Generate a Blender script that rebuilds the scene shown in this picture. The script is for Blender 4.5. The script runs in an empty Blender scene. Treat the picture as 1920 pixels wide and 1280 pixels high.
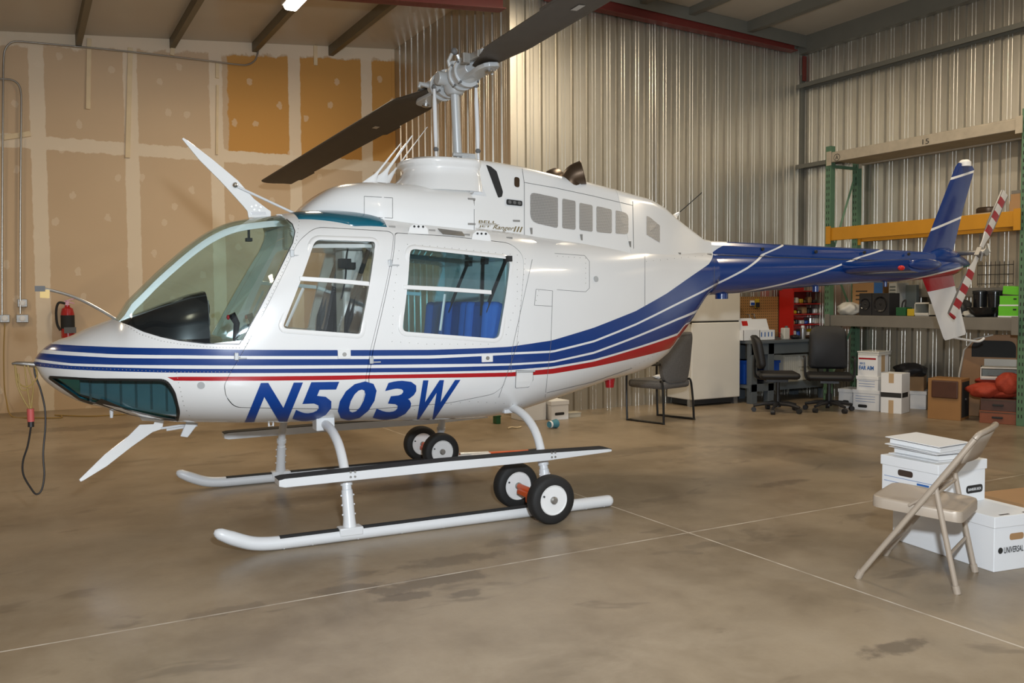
import bpy, bmesh, math, random
import numpy as np
from mathutils import Vector, Matrix, Euler
from mathutils.bvhtree import BVHTree
sc = bpy.context.scene
COL = sc.collection
PI = math.pi
# ------------------------------------------------------------------ camera
F_, YAW, PIT, ROL, HC = 1650.0, .5085, -.0472, -.0067, 1.3
def _axes():
    f = Vector((math.sin(YAW), math.cos(YAW), 0)); r = Vector((math.cos(YAW), -math.sin(YAW), 0)); u = Vector((0, 0, 1))
    f2 = f*math.cos(PIT) + u*math.sin(PIT); u2 = u*math.cos(PIT) - f*math.sin(PIT)
    return f2, r*math.cos(ROL) + u2*math.sin(ROL), u2*math.cos(ROL) - r*math.sin(ROL)
CF, CR, CU = _axes()
CO = Vector((0, 0, HC))
cam = bpy.data.cameras.new('camera'); cam.lens = F_/1920*36; cam.sensor_width = 36; cam.clip_start = .05
co = bpy.data.objects.new('camera', cam); COL.objects.link(co)
co.matrix_world = Matrix(((CR.x, CU.x, -CF.x, CO.x), (CR.y, CU.y, -CF.y, CO.y), (CR.z, CU.z, -CF.z, CO.z), (0, 0, 0, 1)))
sc.camera = co
# ------------------------------------------------------------------ light
sc.view_settings.view_transform = 'Standard'; sc.view_settings.look = 'None'
sc.view_settings.exposure = 0.0; sc.view_settings.gamma = 1
w = bpy.data.worlds.new('daylight'); sc.world = w; w.use_nodes = True
w.node_tree.nodes['Background'].inputs[0].default_value = (.93, .96, 1, 1)
w.node_tree.nodes['Background'].inputs[1].default_value = .3
def lamp(name, kind, loc, rot, energy, col, **k):
    l = bpy.data.lights.new(name, kind); l.energy = energy; l.color = col
    for a, b in k.items(): setattr(l, a, b)
    o = bpy.data.objects.new(name, l); COL.objects.link(o); o.location = loc; o.rotation_euler = rot
    return o
WARM = (1, .82, .58)
lamp('flash', 'AREA', (.22, .0, 1.75), (PI/2-.05, 0, -YAW), 215, (.84, .92, 1), size=.13)
lamp('hangar_door_daylight', 'AREA', (3.2, -3.6, 2.4), (PI/2, 0, 0), 60, (.90, .95, 1), shape='RECTANGLE', size=9, size_y=3.6)
# ------------------------------------------------------------------ pixel to place helpers
def ray(px, py): return CF + CR*((px-960)/F_) - CU*((py-640)/F_)
def wp(px, py, axis, val):
    r = ray(px, py); i = 'XYZ'.index(axis)
    return CO + r*((val-CO[i])/r[i])
def fl(px, py, z=0): return wp(px, py, 'Z', z)
HA = math.radians(-2.5)
HD = Vector((math.cos(HA), math.sin(HA), 0)); HN = Vector((-math.sin(HA), math.cos(HA), 0))
HO = Vector((2.606, 5.405, 0))
HM = Matrix.Translation(HO) @ Matrix.Rotation(HA, 4, 'Z'); HMI = HM.inverted()
def hl(px, py, lat=0):                      # point on the helicopter's plane y = lat, in its own frame
    r = ray(px, py); t = ((HO-CO).dot(HN)+lat)/r.dot(HN)
    return HMI @ (CO + r*t)
# ------------------------------------------------------------------ materials
M = {}
def mat(name, col, rough=.5, metal=0, noise=0, nscale=8, bump=0, bscale=60, coat=0, emit=0, spec=None):
    m = bpy.data.materials.new(name); m.use_nodes = True; M[name] = m
    nt = m.node_tree; b = nt.nodes['Principled BSDF']
    b.inputs['Base Color'].default_value = (*col, 1); b.inputs['Roughness'].default_value = rough; b.inputs['Metallic'].default_value = metal
    if coat: b.inputs['Coat Weight'].default_value = coat; b.inputs['Coat Roughness'].default_value = .06
    if spec is not None: b.inputs['Specular IOR Level'].default_value = spec
    if emit: b.inputs['Emission Color'].default_value = (*col, 1); b.inputs['Emission Strength'].default_value = emit
    if noise or bump:
        tc = nt.nodes.new('ShaderNodeTexCoord')
    if noise:
        n = nt.nodes.new('ShaderNodeTexNoise'); n.inputs['Scale'].default_value = nscale; n.inputs['Detail'].default_value = 5
        nt.links.new(tc.outputs['Object'], n.inputs['Vector'])
        mx = nt.nodes.new('ShaderNodeMix'); mx.data_type = 'RGBA'
        mx.inputs[6].default_value = (*[c*(1-noise) for c in col], 1); mx.inputs[7].default_value = (*[min(1, c*(1+noise)) for c in col], 1)
        nt.links.new(n.outputs['Fac'], mx.inputs[0]); nt.links.new(mx.outputs[2], b.inputs['Base Color'])
    if bump:
        n2 = nt.nodes.new('ShaderNodeTexNoise'); n2.inputs['Scale'].default_value = bscale; n2.inputs['Detail'].default_value = 3
        nt.links.new(tc.outputs['Object'], n2.inputs['Vector'])
        bp = nt.nodes.new('ShaderNodeBump'); bp.inputs['Strength'].default_value = bump; bp.inputs['Distance'].default_value = .01
        nt.links.new(n2.outputs['Fac'], bp.inputs['Height']); nt.links.new(bp.outputs[0], b.inputs['Normal'])
    return m
class NT:                                    # tiny node helper
    def __init__(s, m): s.nt = m.node_tree; s.b = s.nt.nodes['Principled BSDF']
    def new(s, t, **k):
        n = s.nt.nodes.new(t)
        for a, b in k.items(): setattr(n, a, b)
        return n
    def put(s, sock, v):
        if hasattr(v, 'links'): s.nt.links.new(v, sock)
        else: sock.default_value = v
    def m(s, op, a, b=0., c=0., clamp=False):
        n = s.new('ShaderNodeMath', operation=op, use_clamp=clamp)
        s.put(n.inputs[0], a); s.put(n.inputs[1], b); s.put(n.inputs[2], c); return n.outputs[0]
    def mix(s, f, a, b):
        n = s.new('ShaderNodeMix', data_type='RGBA'); s.put(n.inputs[0], f)
        for i, v in ((6, a), (7, b)): s.put(n.inputs[i], v if hasattr(v, 'links') else (*v, 1))
        return n.outputs[2]
    def noise(s, vec, scale, detail=4, rough=.5, dist=0):
        n = s.new('ShaderNodeTexNoise'); s.put(n.inputs['Vector'], vec); n.inputs['Scale'].default_value = scale
        n.inputs['Detail'].default_value = detail; n.inputs['Roughness'].default_value = rough; n.inputs['Distortion'].default_value = dist
        return n.outputs['Fac']
    def ss(s, v, a, b):                      # smoothstep a..b
        n = s.new('ShaderNodeMapRange', interpolation_type='SMOOTHSTEP'); s.put(n.inputs[0], v)
        s.put(n.inputs[1], a); s.put(n.inputs[2], b); return n.outputs[0]
    def xyz(s):
        tc = s.new('ShaderNodeTexCoord'); sp = s.new('ShaderNodeSeparateXYZ'); s.nt.links.new(tc.outputs['Object'], sp.inputs[0])
        return tc.outputs['Object'], sp.outputs[0], sp.outputs[1], sp.outputs[2]
# ------------------------------------------------------------------ mesh builder
class MB:
    def __init__(s): s.bm = bmesh.new()
    def _mi(s, fs, mi):
        for f in fs: f.material_index = mi
    def box(s, c, d, R=None, mi=0, taper=1):
        c = Vector(c); vs = []
        for z in (-1, 1):
            k = taper if z > 0 else 1
            for x, y in ((-1, -1), (1, -1), (1, 1), (-1, 1)):
                v = Vector((x*d[0]/2*k, y*d[1]/2*k, z*d[2]/2))
                vs.append(s.bm.verts.new(c + (R @ v if R else v)))
        q = [(3, 2, 1, 0), (4, 5, 6, 7), (0, 1, 5, 4), (1, 2, 6, 5), (2, 3, 7, 6), (3, 0, 4, 7)]
        s._mi([s.bm.faces.new([vs[i] for i in f]) for f in q], mi); return s
    def b2(s, a, b, mi=0):                   # box by two corners
        return s.box([(a[i]+b[i])/2 for i in range(3)], [abs(b[i]-a[i]) for i in range(3)], mi=mi)
    def rings(s, rs, cap=True, closed=True, mi=0):
        R = [[s.bm.verts.new(p) for p in r] for r in rs]; fs = []
        for a, b in zip(R, R[1:]):
            n = len(a)
            for i in range(n if closed else n-1):
                j = (i+1) % n
                try: fs.append(s.bm.faces.new((a[i], a[j], b[j], b[i])))
                except ValueError: pass
        if cap: fs.append(s.bm.faces.new(R[0][::-1])); fs.append(s.bm.faces.new(R[-1]))
        s._mi(fs, mi); return s
    def tube(s, pts, r, n=12, mi=0, cap=True, up=None):
        pts = [Vector(p) for p in pts]; rr = r if isinstance(r, (list, tuple)) else [r]*len(pts)
        rs = []; prev = None
        for i, p in enumerate(pts):
            t = (pts[min(i+1, len(pts)-1)] - pts[max(i-1, 0)]).normalized()
            if prev is None:
                a = up or (Vector((0, 0, 1)) if abs(t.z) < .9 else Vector((1, 0, 0)))
                u = (a - t*a.dot(t)).normalized()
            else: u = (prev - t*prev.dot(t)).normalized()
            prev = u; v = t.cross(u)
            rs.append([p + (u*math.cos(2*PI*k/n) + v*math.sin(2*PI*k/n))*rr[i] for k in range(n)])
        return s.rings(rs, cap, mi=mi)
    def cyl(s, a, b, r, r2=None, n=20, mi=0): return s.tube([a, b], [r, r if r2 is None else r2], n, mi)
    def lathe(s, prof, o=(0, 0, 0), ax=(0, 0, 1), n=28, mi=0, cap=True):   # prof: (radius, height)
        o = Vector(o); ax = Vector(ax).normalized(); a = Vector((0, 0, 1)) if abs(ax.z) < .9 else Vector((1, 0, 0))
        u = (a - ax*a.dot(ax)).normalized(); v = ax.cross(u)
        return s.rings([[o + ax*h + (u*math.cos(2*PI*k/n) + v*math.sin(2*PI*k/n))*max(r, 1e-4) for k in range(n)] for r, h in prof], cap, mi=mi)
    def ball(s, c, r, sc_=(1, 1, 1), n=16, mi=0, R=None):
        rs = []
        for i in range(n//2+1):
            th = PI*(i+.001)/(n/2+.002)
            ring = []
            for k in range(n):
                p = Vector((r*sc_[0]*math.sin(th)*math.cos(2*PI*k/n), r*sc_[1]*math.sin(th)*math.sin(2*PI*k/n), r*sc_[2]*math.cos(th)))
                ring.append(Vector(c) + (R @ p if R else p))
            rs.append(ring)
        return s.rings(rs[::-1], True, mi=mi)
    def prism(s, poly, d, mi=0):             # closed 3d polygon extruded by vector d
        d = Vector(d); poly = [Vector(p) for p in poly]
        return s.rings([poly, [p+d for p in poly]], True, mi=mi)
    def build(s, name, mats, parent=None, smooth=False, bevel=0, angle=35, seg=2, fix=True):
        if fix: bmesh.ops.recalc_face_normals(s.bm, faces=s.bm.faces)
        me = bpy.data.meshes.new(name); s.bm.to_mesh(me); s.bm.free()
        return link(name, me, mats, parent, smooth, bevel, angle, seg)
def link(name, me, mats, parent=None, smooth=False, bevel=0, angle=35, seg=2):
    for m in (mats if isinstance(mats, (list, tuple)) else [mats]): me.materials.append(M[m] if isinstance(m, str) else m)
    o = bpy.data.objects.new(name, me); COL.objects.link(o)
    if smooth:
        for p in me.polygons: p.use_smooth = True
        me.set_sharp_from_angle(angle=math.radians(angle))
    if bevel:
        b = o.modifiers.new('bevel', 'BEVEL'); b.width = bevel; b.segments = seg; b.limit_method = 'ANGLE'; b.angle_limit = math.radians(40)
        if smooth: b.harden_normals = False
    if parent: o.parent = parent
    return o
def tag(o, label=None, cat=None, group=None, kind=None):
    for k, v in (('label', label), ('category', cat), ('group', group), ('kind', kind)):
        if v: o[k] = v
    return o
def thing(name, label, cat, loc=(0, 0, 0), rz=0, group=None):
    o = bpy.data.objects.new(name, None); COL.objects.link(o); o.empty_display_size = .1
    o.location = loc; o.rotation_euler = (0, 0, rz); return tag(o, label, cat, group)
def RZ(a): return Matrix.Rotation(a, 3, 'Z')
def RX(a): return Matrix.Rotation(a, 3, 'X')
def RY(a): return Matrix.Rotation(a, 3, 'Y')
def pchip(xs, ys):
    xs = np.array(xs, float); ys = np.array(ys, float); h = np.diff(xs); d = np.diff(ys)/h; m = np.zeros(len(xs))
    for i in range(1, len(xs)-1):
        if d[i-1]*d[i] > 0:
            w1 = 2*h[i]+h[i-1]; w2 = h[i]+2*h[i-1]; m[i] = (w1+w2)/(w1/d[i-1]+w2/d[i])
    m[0] = d[0]; m[-1] = d[-1]
    def f(x):
        x = min(max(x, xs[0]), xs[-1]); i = min(max(int(np.searchsorted(xs, x))-1, 0), len(h)-1); t = (x-xs[i])/h[i]
        return float((1+2*t)*(1-t)**2*ys[i] + t*(1-t)**2*h[i]*m[i] + t*t*(3-2*t)*ys[i+1] + t*t*(t-1)*h[i]*m[i+1])
    return f
def smoothpath(pts, n=8):                    # Catmull-Rom
    P = [Vector(p) for p in pts]; out = []
    for i in range(len(P)-1):
        a, b, c, d = P[max(i-1, 0)], P[i], P[i+1], P[min(i+2, len(P)-1)]
        for k in range(n):
            t = k/n; out.append(.5*((2*b) + (c-a)*t + (2*a-5*b+4*c-d)*t*t + (3*b-a-3*c+d)*t**3))
    return out + [P[-1]]
def rpoly(pts, r, n=6):                      # rounded polygon in 2d; r scalar or list
    P = [Vector((p[0], p[1])) for p in pts]; out = []
    for i, p in enumerate(P):
        a = (P[i-1]-p); b = (P[(i+1) % len(P)]-p); rr = r[i] if isinstance(r, (list, tuple)) else r
        k = min(rr, a.length*.48, b.length*.48)
        if k < 1e-6: out.append(p); continue
        p0 = p + a.normalized()*k; p1 = p + b.normalized()*k
        for j in range(n+1):
            t = j/n; out.append(p0*(1-t)**2 + p*2*t*(1-t) + p1*t*t)
    return out
def text_bm(txt, bold=0., shear=0., font_res=3):
    c = bpy.data.curves.new('t', 'FONT'); c.body = txt; c.offset = bold; c.shear = shear; c.resolution_u = font_res
    o = bpy.data.objects.new('t', c); COL.objects.link(o)
    dg = bpy.context.evaluated_depsgraph_get(); me = bpy.data.meshes.new_from_object(o.evaluated_get(dg))
    bm = bmesh.new(); bm.from_mesh(me); bpy.data.objects.remove(o); bpy.data.curves.remove(c); bpy.data.meshes.remove(me)
    xs = [v.co.x for v in bm.verts]; ys = [v.co.y for v in bm.verts]
    x0, x1, y0, y1 = min(xs), max(xs), min(ys), max(ys)
    for v in bm.verts: v.co = ((v.co.x-x0)/(x1-x0), (v.co.y-y0)/(y1-y0), 0)
    return bm
def sign(name, txt, o, ux, uy, matl, parent=None, bold=.0, off=.0015):     # flat lettering, o origin, ux/uy full width/height vectors
    bm = text_bm(txt, bold); o, ux, uy = Vector(o), Vector(ux), Vector(uy); n = ux.cross(uy).normalized()*off
    for v in bm.verts: v.co = o + ux*v.co.x + uy*v.co.y + n
    me = bpy.data.meshes.new(name); bm.to_mesh(me); bm.free()
    return link(name, me, matl, parent)
# ------------------------------------------------------------------ room
XR, YB, XT, YD = 9.36, 8.61, 4.79, 12.0      # right wall, back wall, return wall, drywall
def roofz(x): return 4.47 + .088*(x+.1) if x < 5 else 4.92 - .03*(x-5)
def struct(o): return tag(o, kind='structure')
# concrete
m = mat('concrete', (.3, .24, .17), .42); n = NT(m); v, x, y, z = n.xyz()
big = n.noise(v, .7, 6, .65); mid = n.noise(v, 2.2, 8, .7, .5); fine = n.noise(v, 60, 3, .6)
c = n.mix(n.ss(big, .3, .7), (.18, .134, .084), (.375, .295, .202))
c = n.mix(n.m('MULTIPLY', n.ss(mid, .40, .72), .55), c, (.37, .30, .215))
st = n.new('ShaderNodeMapping'); n.put(st.inputs['Vector'], v); st.inputs['Scale'].default_value = (.75, 1.5, 1)
blot = n.noise(st.outputs[0], 2.4, 4, .55, .6)
c = n.mix(n.m('MULTIPLY', n.ss(blot, .6, .68), .42), c, (.10, .075, .05))
def spot(px, py, rx, ry, amt):
    global c
    p = fl(px, py)
    a = n.m('DIVIDE', n.m('SUBTRACT', x, p.x), rx); b = n.m('DIVIDE', n.m('SUBTRACT', y, p.y), ry)
    d = n.m('ADD', n.m('SQRT', n.m('ADD', n.m('MULTIPLY', a, a), n.m('MULTIPLY', b, b))), n.m('MULTIPLY', n.m('SUBTRACT', n.noise(v, 9, 4, .6), .5), 2.2))
    c = n.mix(n.m('MULTIPLY', n.m('SUBTRACT', 1., n.ss(d, .55, 1.05)), amt), c, (.11, .085, .06))
for s_ in [(1685, 1216, .17, .07, .75), (655, 1103, .18, .07, .6), (800, 1092, .35, .1, .6), (850, 1050, .3, .1, .5), (760, 1120, .15, .06, .6), (870, 1113, .1, .05, .6), (420, 1145, .2, .06, .4),
           (560, 940, .5, .16, .5), (760, 912, .35, .12, .5), (640, 905, .4, .1, .45), (190, 800, 1.0, .25, .6), (300, 815, .6, .2, .5), (990, 1010, .3, .08, .4), (1470, 905, .3, .07, .5), (1240, 935, .2, .06, .4), (1200, 845, .8, .15, .4), (1400, 850, .9, .3, .35), (1330, 1020, .2, .06, .4)]: spot(*s_)
jl = n.m('MINIMUM', n.m('ABSOLUTE', n.m('SUBTRACT', y, 3.755)), n.m('ABSOLUTE', n.m('SUBTRACT', x, 3.21)))
jm = n.m('MULTIPLY', n.m('LESS_THAN', jl, .0055), n.m('ADD', .35, n.m('MULTIPLY', n.ss(n.noise(v, 5, 3), .35, .6), .55)))
c = n.mix(jm, c, (.72, .66, .57))
c = n.mix(n.m('MULTIPLY', fine, .22), c, (.16, .12, .08))
n.put(n.b.inputs['Base Color'], c)
n.put(n.b.inputs['Roughness'], n.m('ADD', .22, n.m('MULTIPLY', mid, .24)))
# drywall
m = mat('drywall', (.5, .4, .28), .85); n = NT(m); v, x, y, z = n.xyz()
nz = n.noise(v, 7, 5, .65); wob = n.m('MULTIPLY', n.m('SUBTRACT', nz, .5), .1)
base = n.mix(n.noise(v, .7, 4), (.58, .425, .27), (.67, .515, .345))
raw = n.m('MULTIPLY', n.ss(n.m('ADD', x, wob), 2.44, 2.46), n.ss(n.m('ADD', z, wob), 3.27, 3.29))
raw = n.m('MULTIPLY', raw, n.m('SUBTRACT', 1., n.ss(n.m('SUBTRACT', n.m('ADD', z, n.m('MULTIPLY', wob, 1.5)), n.m('MULTIPLY', x, .09)), 4.29, 4.31)))
base = n.mix(raw, base, (.60, .315, .085))
MUD = (.82, .71, .55)
# taped joints: every 1.03 m along the wall, one level joint
jx = n.m('ABSOLUTE', n.m('SUBTRACT', n.m('FRACT', n.m('DIVIDE', n.m('SUBTRACT', x, -.275), 1.03)), .5))
vj = n.m('SUBTRACT', 1., n.ss(n.m('ADD', n.m('MULTIPLY', jx, 1.03), n.m('MULTIPLY', wob, .45)), .075, .088))
hj = n.m('SUBTRACT', 1., n.ss(n.m('ADD', n.m('ABSOLUTE', n.m('SUBTRACT', z, 3.21)), n.m('MULTIPLY', wob, .9)), .07, .085))
tj = n.ss(n.m('SUBTRACT', n.m('ADD', z, n.m('MULTIPLY', wob, 2.2)), n.m('MULTIPLY', x, .09)), 4.30, 4.33)
base = n.mix(n.m('MULTIPLY', n.m('MAXIMUM', n.m('MAXIMUM', vj, hj), tj), .85), base, MUD)
vo = n.new('ShaderNodeTexVoronoi'); vo.inputs['Scale'].default_value = 2.3; cb = n.new('ShaderNodeCombineXYZ'); n.put(cb.inputs[0], x); n.put(cb.inputs[1], n.m('MULTIPLY', z, .8)); vo.voronoi_dimensions = '2D'; n.put(vo.inputs['Vector'], cb.outputs[0])
dots = n.m('SUBTRACT', 1., n.ss(n.m('ADD', vo.outputs['Distance'], n.m('MULTIPLY', n.m('SUBTRACT', n.noise(v, 18, 3), .5), .16)), .075, .095))
base = n.mix(n.m('MULTIPLY', dots, .42), base, MUD)
n.put(n.b.inputs['Base Color'], base)
def metal(name, col, rough, met=.9):
    m = mat(name, col, rough, met); n = NT(m); v, x, y, z = n.xyz()
    mp = n.new('ShaderNodeMapping'); n.put(mp.inputs['Vector'], v); mp.inputs['Scale'].default_value = (1, 1, .12)
    a = n.noise(mp.outputs[0], 5, 5, .6); b = n.noise(v, 30, 3, .6)
    n.put(n.b.inputs['Base Color'], n.mix(n.ss(a, .3, .7), tuple(k*.92 for k in col), tuple(min(1, k*1.05) for k in col)))
    n.put(n.b.inputs['Roughness'], n.m('ADD', rough-.08, n.m('MULTIPLY', b, .16)))
    bp = n.new('ShaderNodeBump'); bp.inputs['Strength'].default_value = .05; bp.inputs['Distance'].default_value = .02
    n.put(bp.inputs['Height'], n.noise(mp.outputs[0], 3, 3)); n.nt.links.new(bp.outputs[0], n.b.inputs['Normal'])
metal('galvanised', (.60, .57, .50), .36)
mat('purlin_grey', (.20, .195, .165), .5, .35, .12, 4)
mat('purlin_olive', (.155, .13, .08), .5, .3, .12, 4)
mat('oxide_red', (.16, .022, .016), .5, 0, .15, 5)
mat('insulation', (.50, .45, .37), .35, 0, .08, 1.5, .12, 3)
mat('steel', (.55, .55, .55), .3, .9, .1, 10)
mat('dull_steel', (.35, .34, .32), .45, .8, .15, 10)
mat('softwood', (.76, .62, .40), .7, 0, .15, 6)
mat('tube_glow', (1, .93, .82), .5, emit=9)
mat('white_paint', (.78, .78, .77), .4)
MB().b2((-6.1, -4, -.2), (XR+.1, YD+.1, 0)).build('floor', 'concrete').name = 'floor'
struct(bpy.data.objects['floor'])
struct(MB().b2((-6.1, YD, 0), (XT+.12, YD+.12, 5.4)).build('wall_left', 'drywall'))
struct(MB().b2((-6.12, -4, 0), (-6, YD, 5)).build('wall_far_left', 'drywall'))
def corr(name, a, b, out, z0, z1, pitch=.21):
    a, b, out = Vector(a), Vector(b), Vector(out); L = (b-a).length; t = (b-a)/L
    pr = [(0, 0), (.062, 0), (.066, .003), (.074, .003), (.078, 0), (.106, 0), (.110, .003), (.118, .003), (.122, 0), (.155, 0), (.167, .026), (.191, .026), (.203, 0)]
    pts = []; s = 0
    while s < L:
        pts += [(s+p, d) for p, d in pr if s+p <= L]; s += pitch
    pts.append((L, 0)); m_ = MB()
    inn = [a + t*s_ + out*d for s_, d in pts]
    m_.rings([[Vector((p.x, p.y, z0)) for p in inn], [Vector((p.x, p.y, z1)) for p in inn]], cap=False, closed=False)
    o = m_.build(name, 'galvanised', fix=False)
    sd = o.modifiers.new('thickness', 'SOLIDIFY'); sd.thickness = .002
    return struct(o)
corr('wall_back', (XR, YB, 0), (XT, YB, 0), (0, 1, 0), 0, 5.0)
corr('wall_return', (XT, YB, 0), (XT, YD, 0), (1, 0, 0), 0, 5.0, .215)
corr('wall_right', (XR, -4, 0), (XR, YB, 0), (1, 0, 0), 0, 4.95)
MB().prism([(-6.1, -4, roofz(-6.1)), (5, -4, roofz(5)), (XR+.1, -4, roofz(XR)), (XR+.1, -4, 5.3), (5, -4, 5.3), (-6.1, -4, 5.3)], (0, YD+4.1, 0)).build('ceiling', 'insulation')
struct(bpy.data.objects['ceiling'])
NTRIM = [0]
def trim(mb, m_, **k):
    NTRIM[0] += 1; return struct(mb.build('trim_%d' % NTRIM[0], m_, **k))
def purlin(x, zb, y0, y1, h=.2, m_='purlin_grey', wdt=.065):
    t = .006; mb = MB(); zt = zb+h
    sec = [(-wdt/2, zb), (wdt/2, zb), (wdt/2, zb+.02), (wdt/2-t, zb+.02), (wdt/2-t, zb+t), (-wdt/2+t, zb+t), (-wdt/2+t, zt-t), (wdt/2-t, zt-t), (wdt/2-t, zt-.02), (wdt/2, zt-.02), (wdt/2, zt), (-wdt/2, zt)]
    mb.prism([(x+a, y0, b) for a, b in sec], (0, y1-y0, 0)); return trim(mb, m_)
for px, py in [(147, 88), (323, 91), (477, 98), (620, 105)]:
    p = wp(px, py, 'Y', YD); purlin(p.x, p.z, -3.9, YD-.005, roofz(p.x)-p.z+.005, 'purlin_olive')
for x_ in (-.45, -1.5, -2.6): purlin(x_, roofz(x_)-.17, -3.9, YD-.005, .175, 'purlin_olive')
for px, py in [(1203, 9), (1294, 30), (1403, 62)]:
    p = wp(px, py, 'Y', YB-.1); purlin(p.x, p.z, -3.9, YB-.12, roofz(p.x)-p.z+.005, wdt=.09)
p = wp(1505, 103, 'Y', YB-.02); purlin(XR-.06, p.z, -3.9, YB-.01, roofz(XR)-p.z+.02, wdt=.1)
# wall girts on the right wall
def girt(z0, y1=YB-.02, y0=-3.9):
    mb = MB(); t = .006; x0, x1 = XR-.17, XR-.012
    sec = [(x1, z0-.05), (x1, z0), (x0, z0), (x0, z0-.055), (x0+t, z0-.055), (x0+t, z0-t), (x1-t, z0-t), (x1-t, z0-.05)]
    mb.prism([(a, y0, b) for a, b in sec], (0, y1-y0, 0)); return trim(mb, 'purlin_grey')
girt(wp(1509, 155, 'X', XR-.17).z); girt(wp(1512, 306, 'X', XR-.17).z)
# red frame rafters in the plane of the back wall
def rafter(x0, z0, x1, z1, top, y=YB-.16, fl_=.15, th=.012):
    d = Vector((x1-x0, 0, z1-z0)); mb = MB()
    mb.prism([(x0, y-fl_/2, z0), (x0, y+fl_/2, z0), (x0, y+fl_/2, z0+th), (x0, y-fl_/2, z0+th)], d)
    mb.prism([(x0, y-th/2, z0), (x1, y-th/2, z1), (x1, y-th/2, roofz(x1)-.01-top), (x0, y-th/2, roofz(x0)-.01-top)], (0, th, 0))
    return trim(mb, 'oxide_red')
a = wp(733, 2, 'Y', YB-.2); b = wp(946, 18, 'Y', YB-.2); k = (b.z-a.z)/(b.x-a.x)
rafter(b.x, b.z, -6, b.z+k*(-6-b.x), 0)
a = wp(1110, 14, 'Y', YB-.1); b = wp(1490, 97, 'Y', YB-.1)
rafter(a.x-.6, a.z, b.x, b.z, .0, y=YB-.09, fl_=.13)
# grey rake angle above the right red rafter
MBx = MB().prism([(a.x-.3, YB-.13, a.z+.12), (b.x+.3, YB-.13, b.z+.06), (b.x+.3, YB-.13, roofz(9.3)), (a.x-.3, YB-.13, roofz(a.x))], (0, .006, 0)); trim(MBx, 'purlin_grey')
trim(MB().b2((XT-.012, YB-.035, 0), (XT+.06, YB-.003, 4.9)), 'galvanised')
trim(MB().b2((XR-.07, YB-.05, 4.22), (XR-.012, YB-.03, 4.55)), 'oxide_red')
trim(MB().b2((XR-.075, YB-.02, 0), (XR-.008, YB-.004, 4.3)), 'purlin_grey')
trim(MB().b2((XT-.05, YD-.006, 0), (XT-.004, YD-.001, 4.86)), 'drywall')
# ------------------------------------------------------------------ helicopter: surfaces
heli = thing('helicopter', 'white single-rotor helicopter with blue and red stripes parked on skids', 'helicopter', HO, HA)
mat('gloss_white', (.80, .80, .79), .22, 0, .02, 3, coat=.6)
mat('heli_white', (.68, .69, .70), .35, 0, .03, 6)
mat('liner_grey', (.74, .75, .74), .6, 0, .05, 5)
mat('black_rubber', (.018, .018, .018), .6, 0, .2, 20)
mat('black_gloss', (.012, .012, .014), .16)
mat('black_matt', (.02, .02, .02), .75)
mat('seal_black', (.015, .015, .015), .4)
mat('blade_brown', (.05, .038, .027), .55, 0, .2, 12, .08, 200)
mat('grey_metal', (.5, .52, .53), .38, .3, .05, 8)
mat('chrome', (.7, .7, .7), .15, 1)
mat('heli_blue', (.003, .032, .17), .2, 0, .05, 3, coat=.5)
mat('heli_red', (.35, .006, .012), .22, coat=.5)
mat('letter_blue', (.004, .05, .27), .35)
mat('orange_paint', (.62, .09, .012), .4)
mat('seam_dark', (.12, .12, .12), .6)
mat('seat_blue', (.01, .10, .40), .8, 0, .15, 30)
mat('seat_grey', (.13, .14, .16), .85, 0, .15, 30)
mat('gold_script', (.24, .19, .09), .4, .3)
mat('exhaust', (.11, .075, .05), .38, .8, .3, 6)
def glass(name, tint, gl=.05):
    m = bpy.data.materials.new(name); m.use_nodes = True; M[name] = m; nt = m.node_tree; nt.nodes.clear()
    o = nt.nodes.new('ShaderNodeOutputMaterial'); mx = nt.nodes.new('ShaderNodeMixShader'); t = nt.nodes.new('ShaderNodeBsdfTransparent'); g = nt.nodes.new('ShaderNodeBsdfGlossy')
    lw = nt.nodes.new('ShaderNodeLayerWeight'); lw.inputs[0].default_value = .5
    pw = nt.nodes.new('ShaderNodeMath'); pw.operation = 'POWER'; pw.inputs[1].default_value = 5; nt.links.new(lw.outputs['Facing'], pw.inputs[0])
    fr = nt.nodes.new('ShaderNodeMath'); fr.operation = 'MULTIPLY_ADD'; fr.inputs[1].default_value = .9; fr.inputs[2].default_value = .04; nt.links.new(pw.outputs[0], fr.inputs[0])
    t.inputs[0].default_value = (*tint, 1); g.inputs['Roughness'].default_value = .02; g.inputs['Color'].default_value = (.95, .97, 1, 1)
    nt.links.new(fr.outputs[0], mx.inputs[0]); nt.links.new(t.outputs[0], mx.inputs[1]); nt.links.new(g.outputs[0], mx.inputs[2]); nt.links.new(mx.outputs[0], o.inputs[0])
glass('glass_clear', (.93, .96, .95)); glass('glass_windshield', (.86, .95, .945)); glass('glass_teal', (.80, .93, .95)); glass('glass_chin', (.45, .72, .78)); mat('glass_skylight', (.002, .11, .17), .15, coat=.4)
def T(rows):                                 # columns of a table -> interpolators over the first
    xs = [r[0] for r in rows]; return [pchip(xs, [r[i] for r in rows]) for i in range(1, len(rows[0]))]
_top = [(63, 682), (70, 665), (104, 639), (134, 629), (158, 617), (188, 605), (218, 592), (235, 565), (255, 545), (286, 514), (323, 481), (356, 454), (393, 430), (430, 415), (464, 409)]
_tp = [hl(px, py, 0) for px, py in _top]
_tp = [(-2.556, .975)] + [(p.x, p.z) for p in _tp[1:]] + [(-1.25, 1.825), (-1.1, 1.838), (-.8, 1.845), (-.37, 1.808), (0, 1.787), (.27, 1.770), (1.1, 1.722), (1.5, 1.705), (1.8, 1.69), (2.08, 1.675)]
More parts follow.
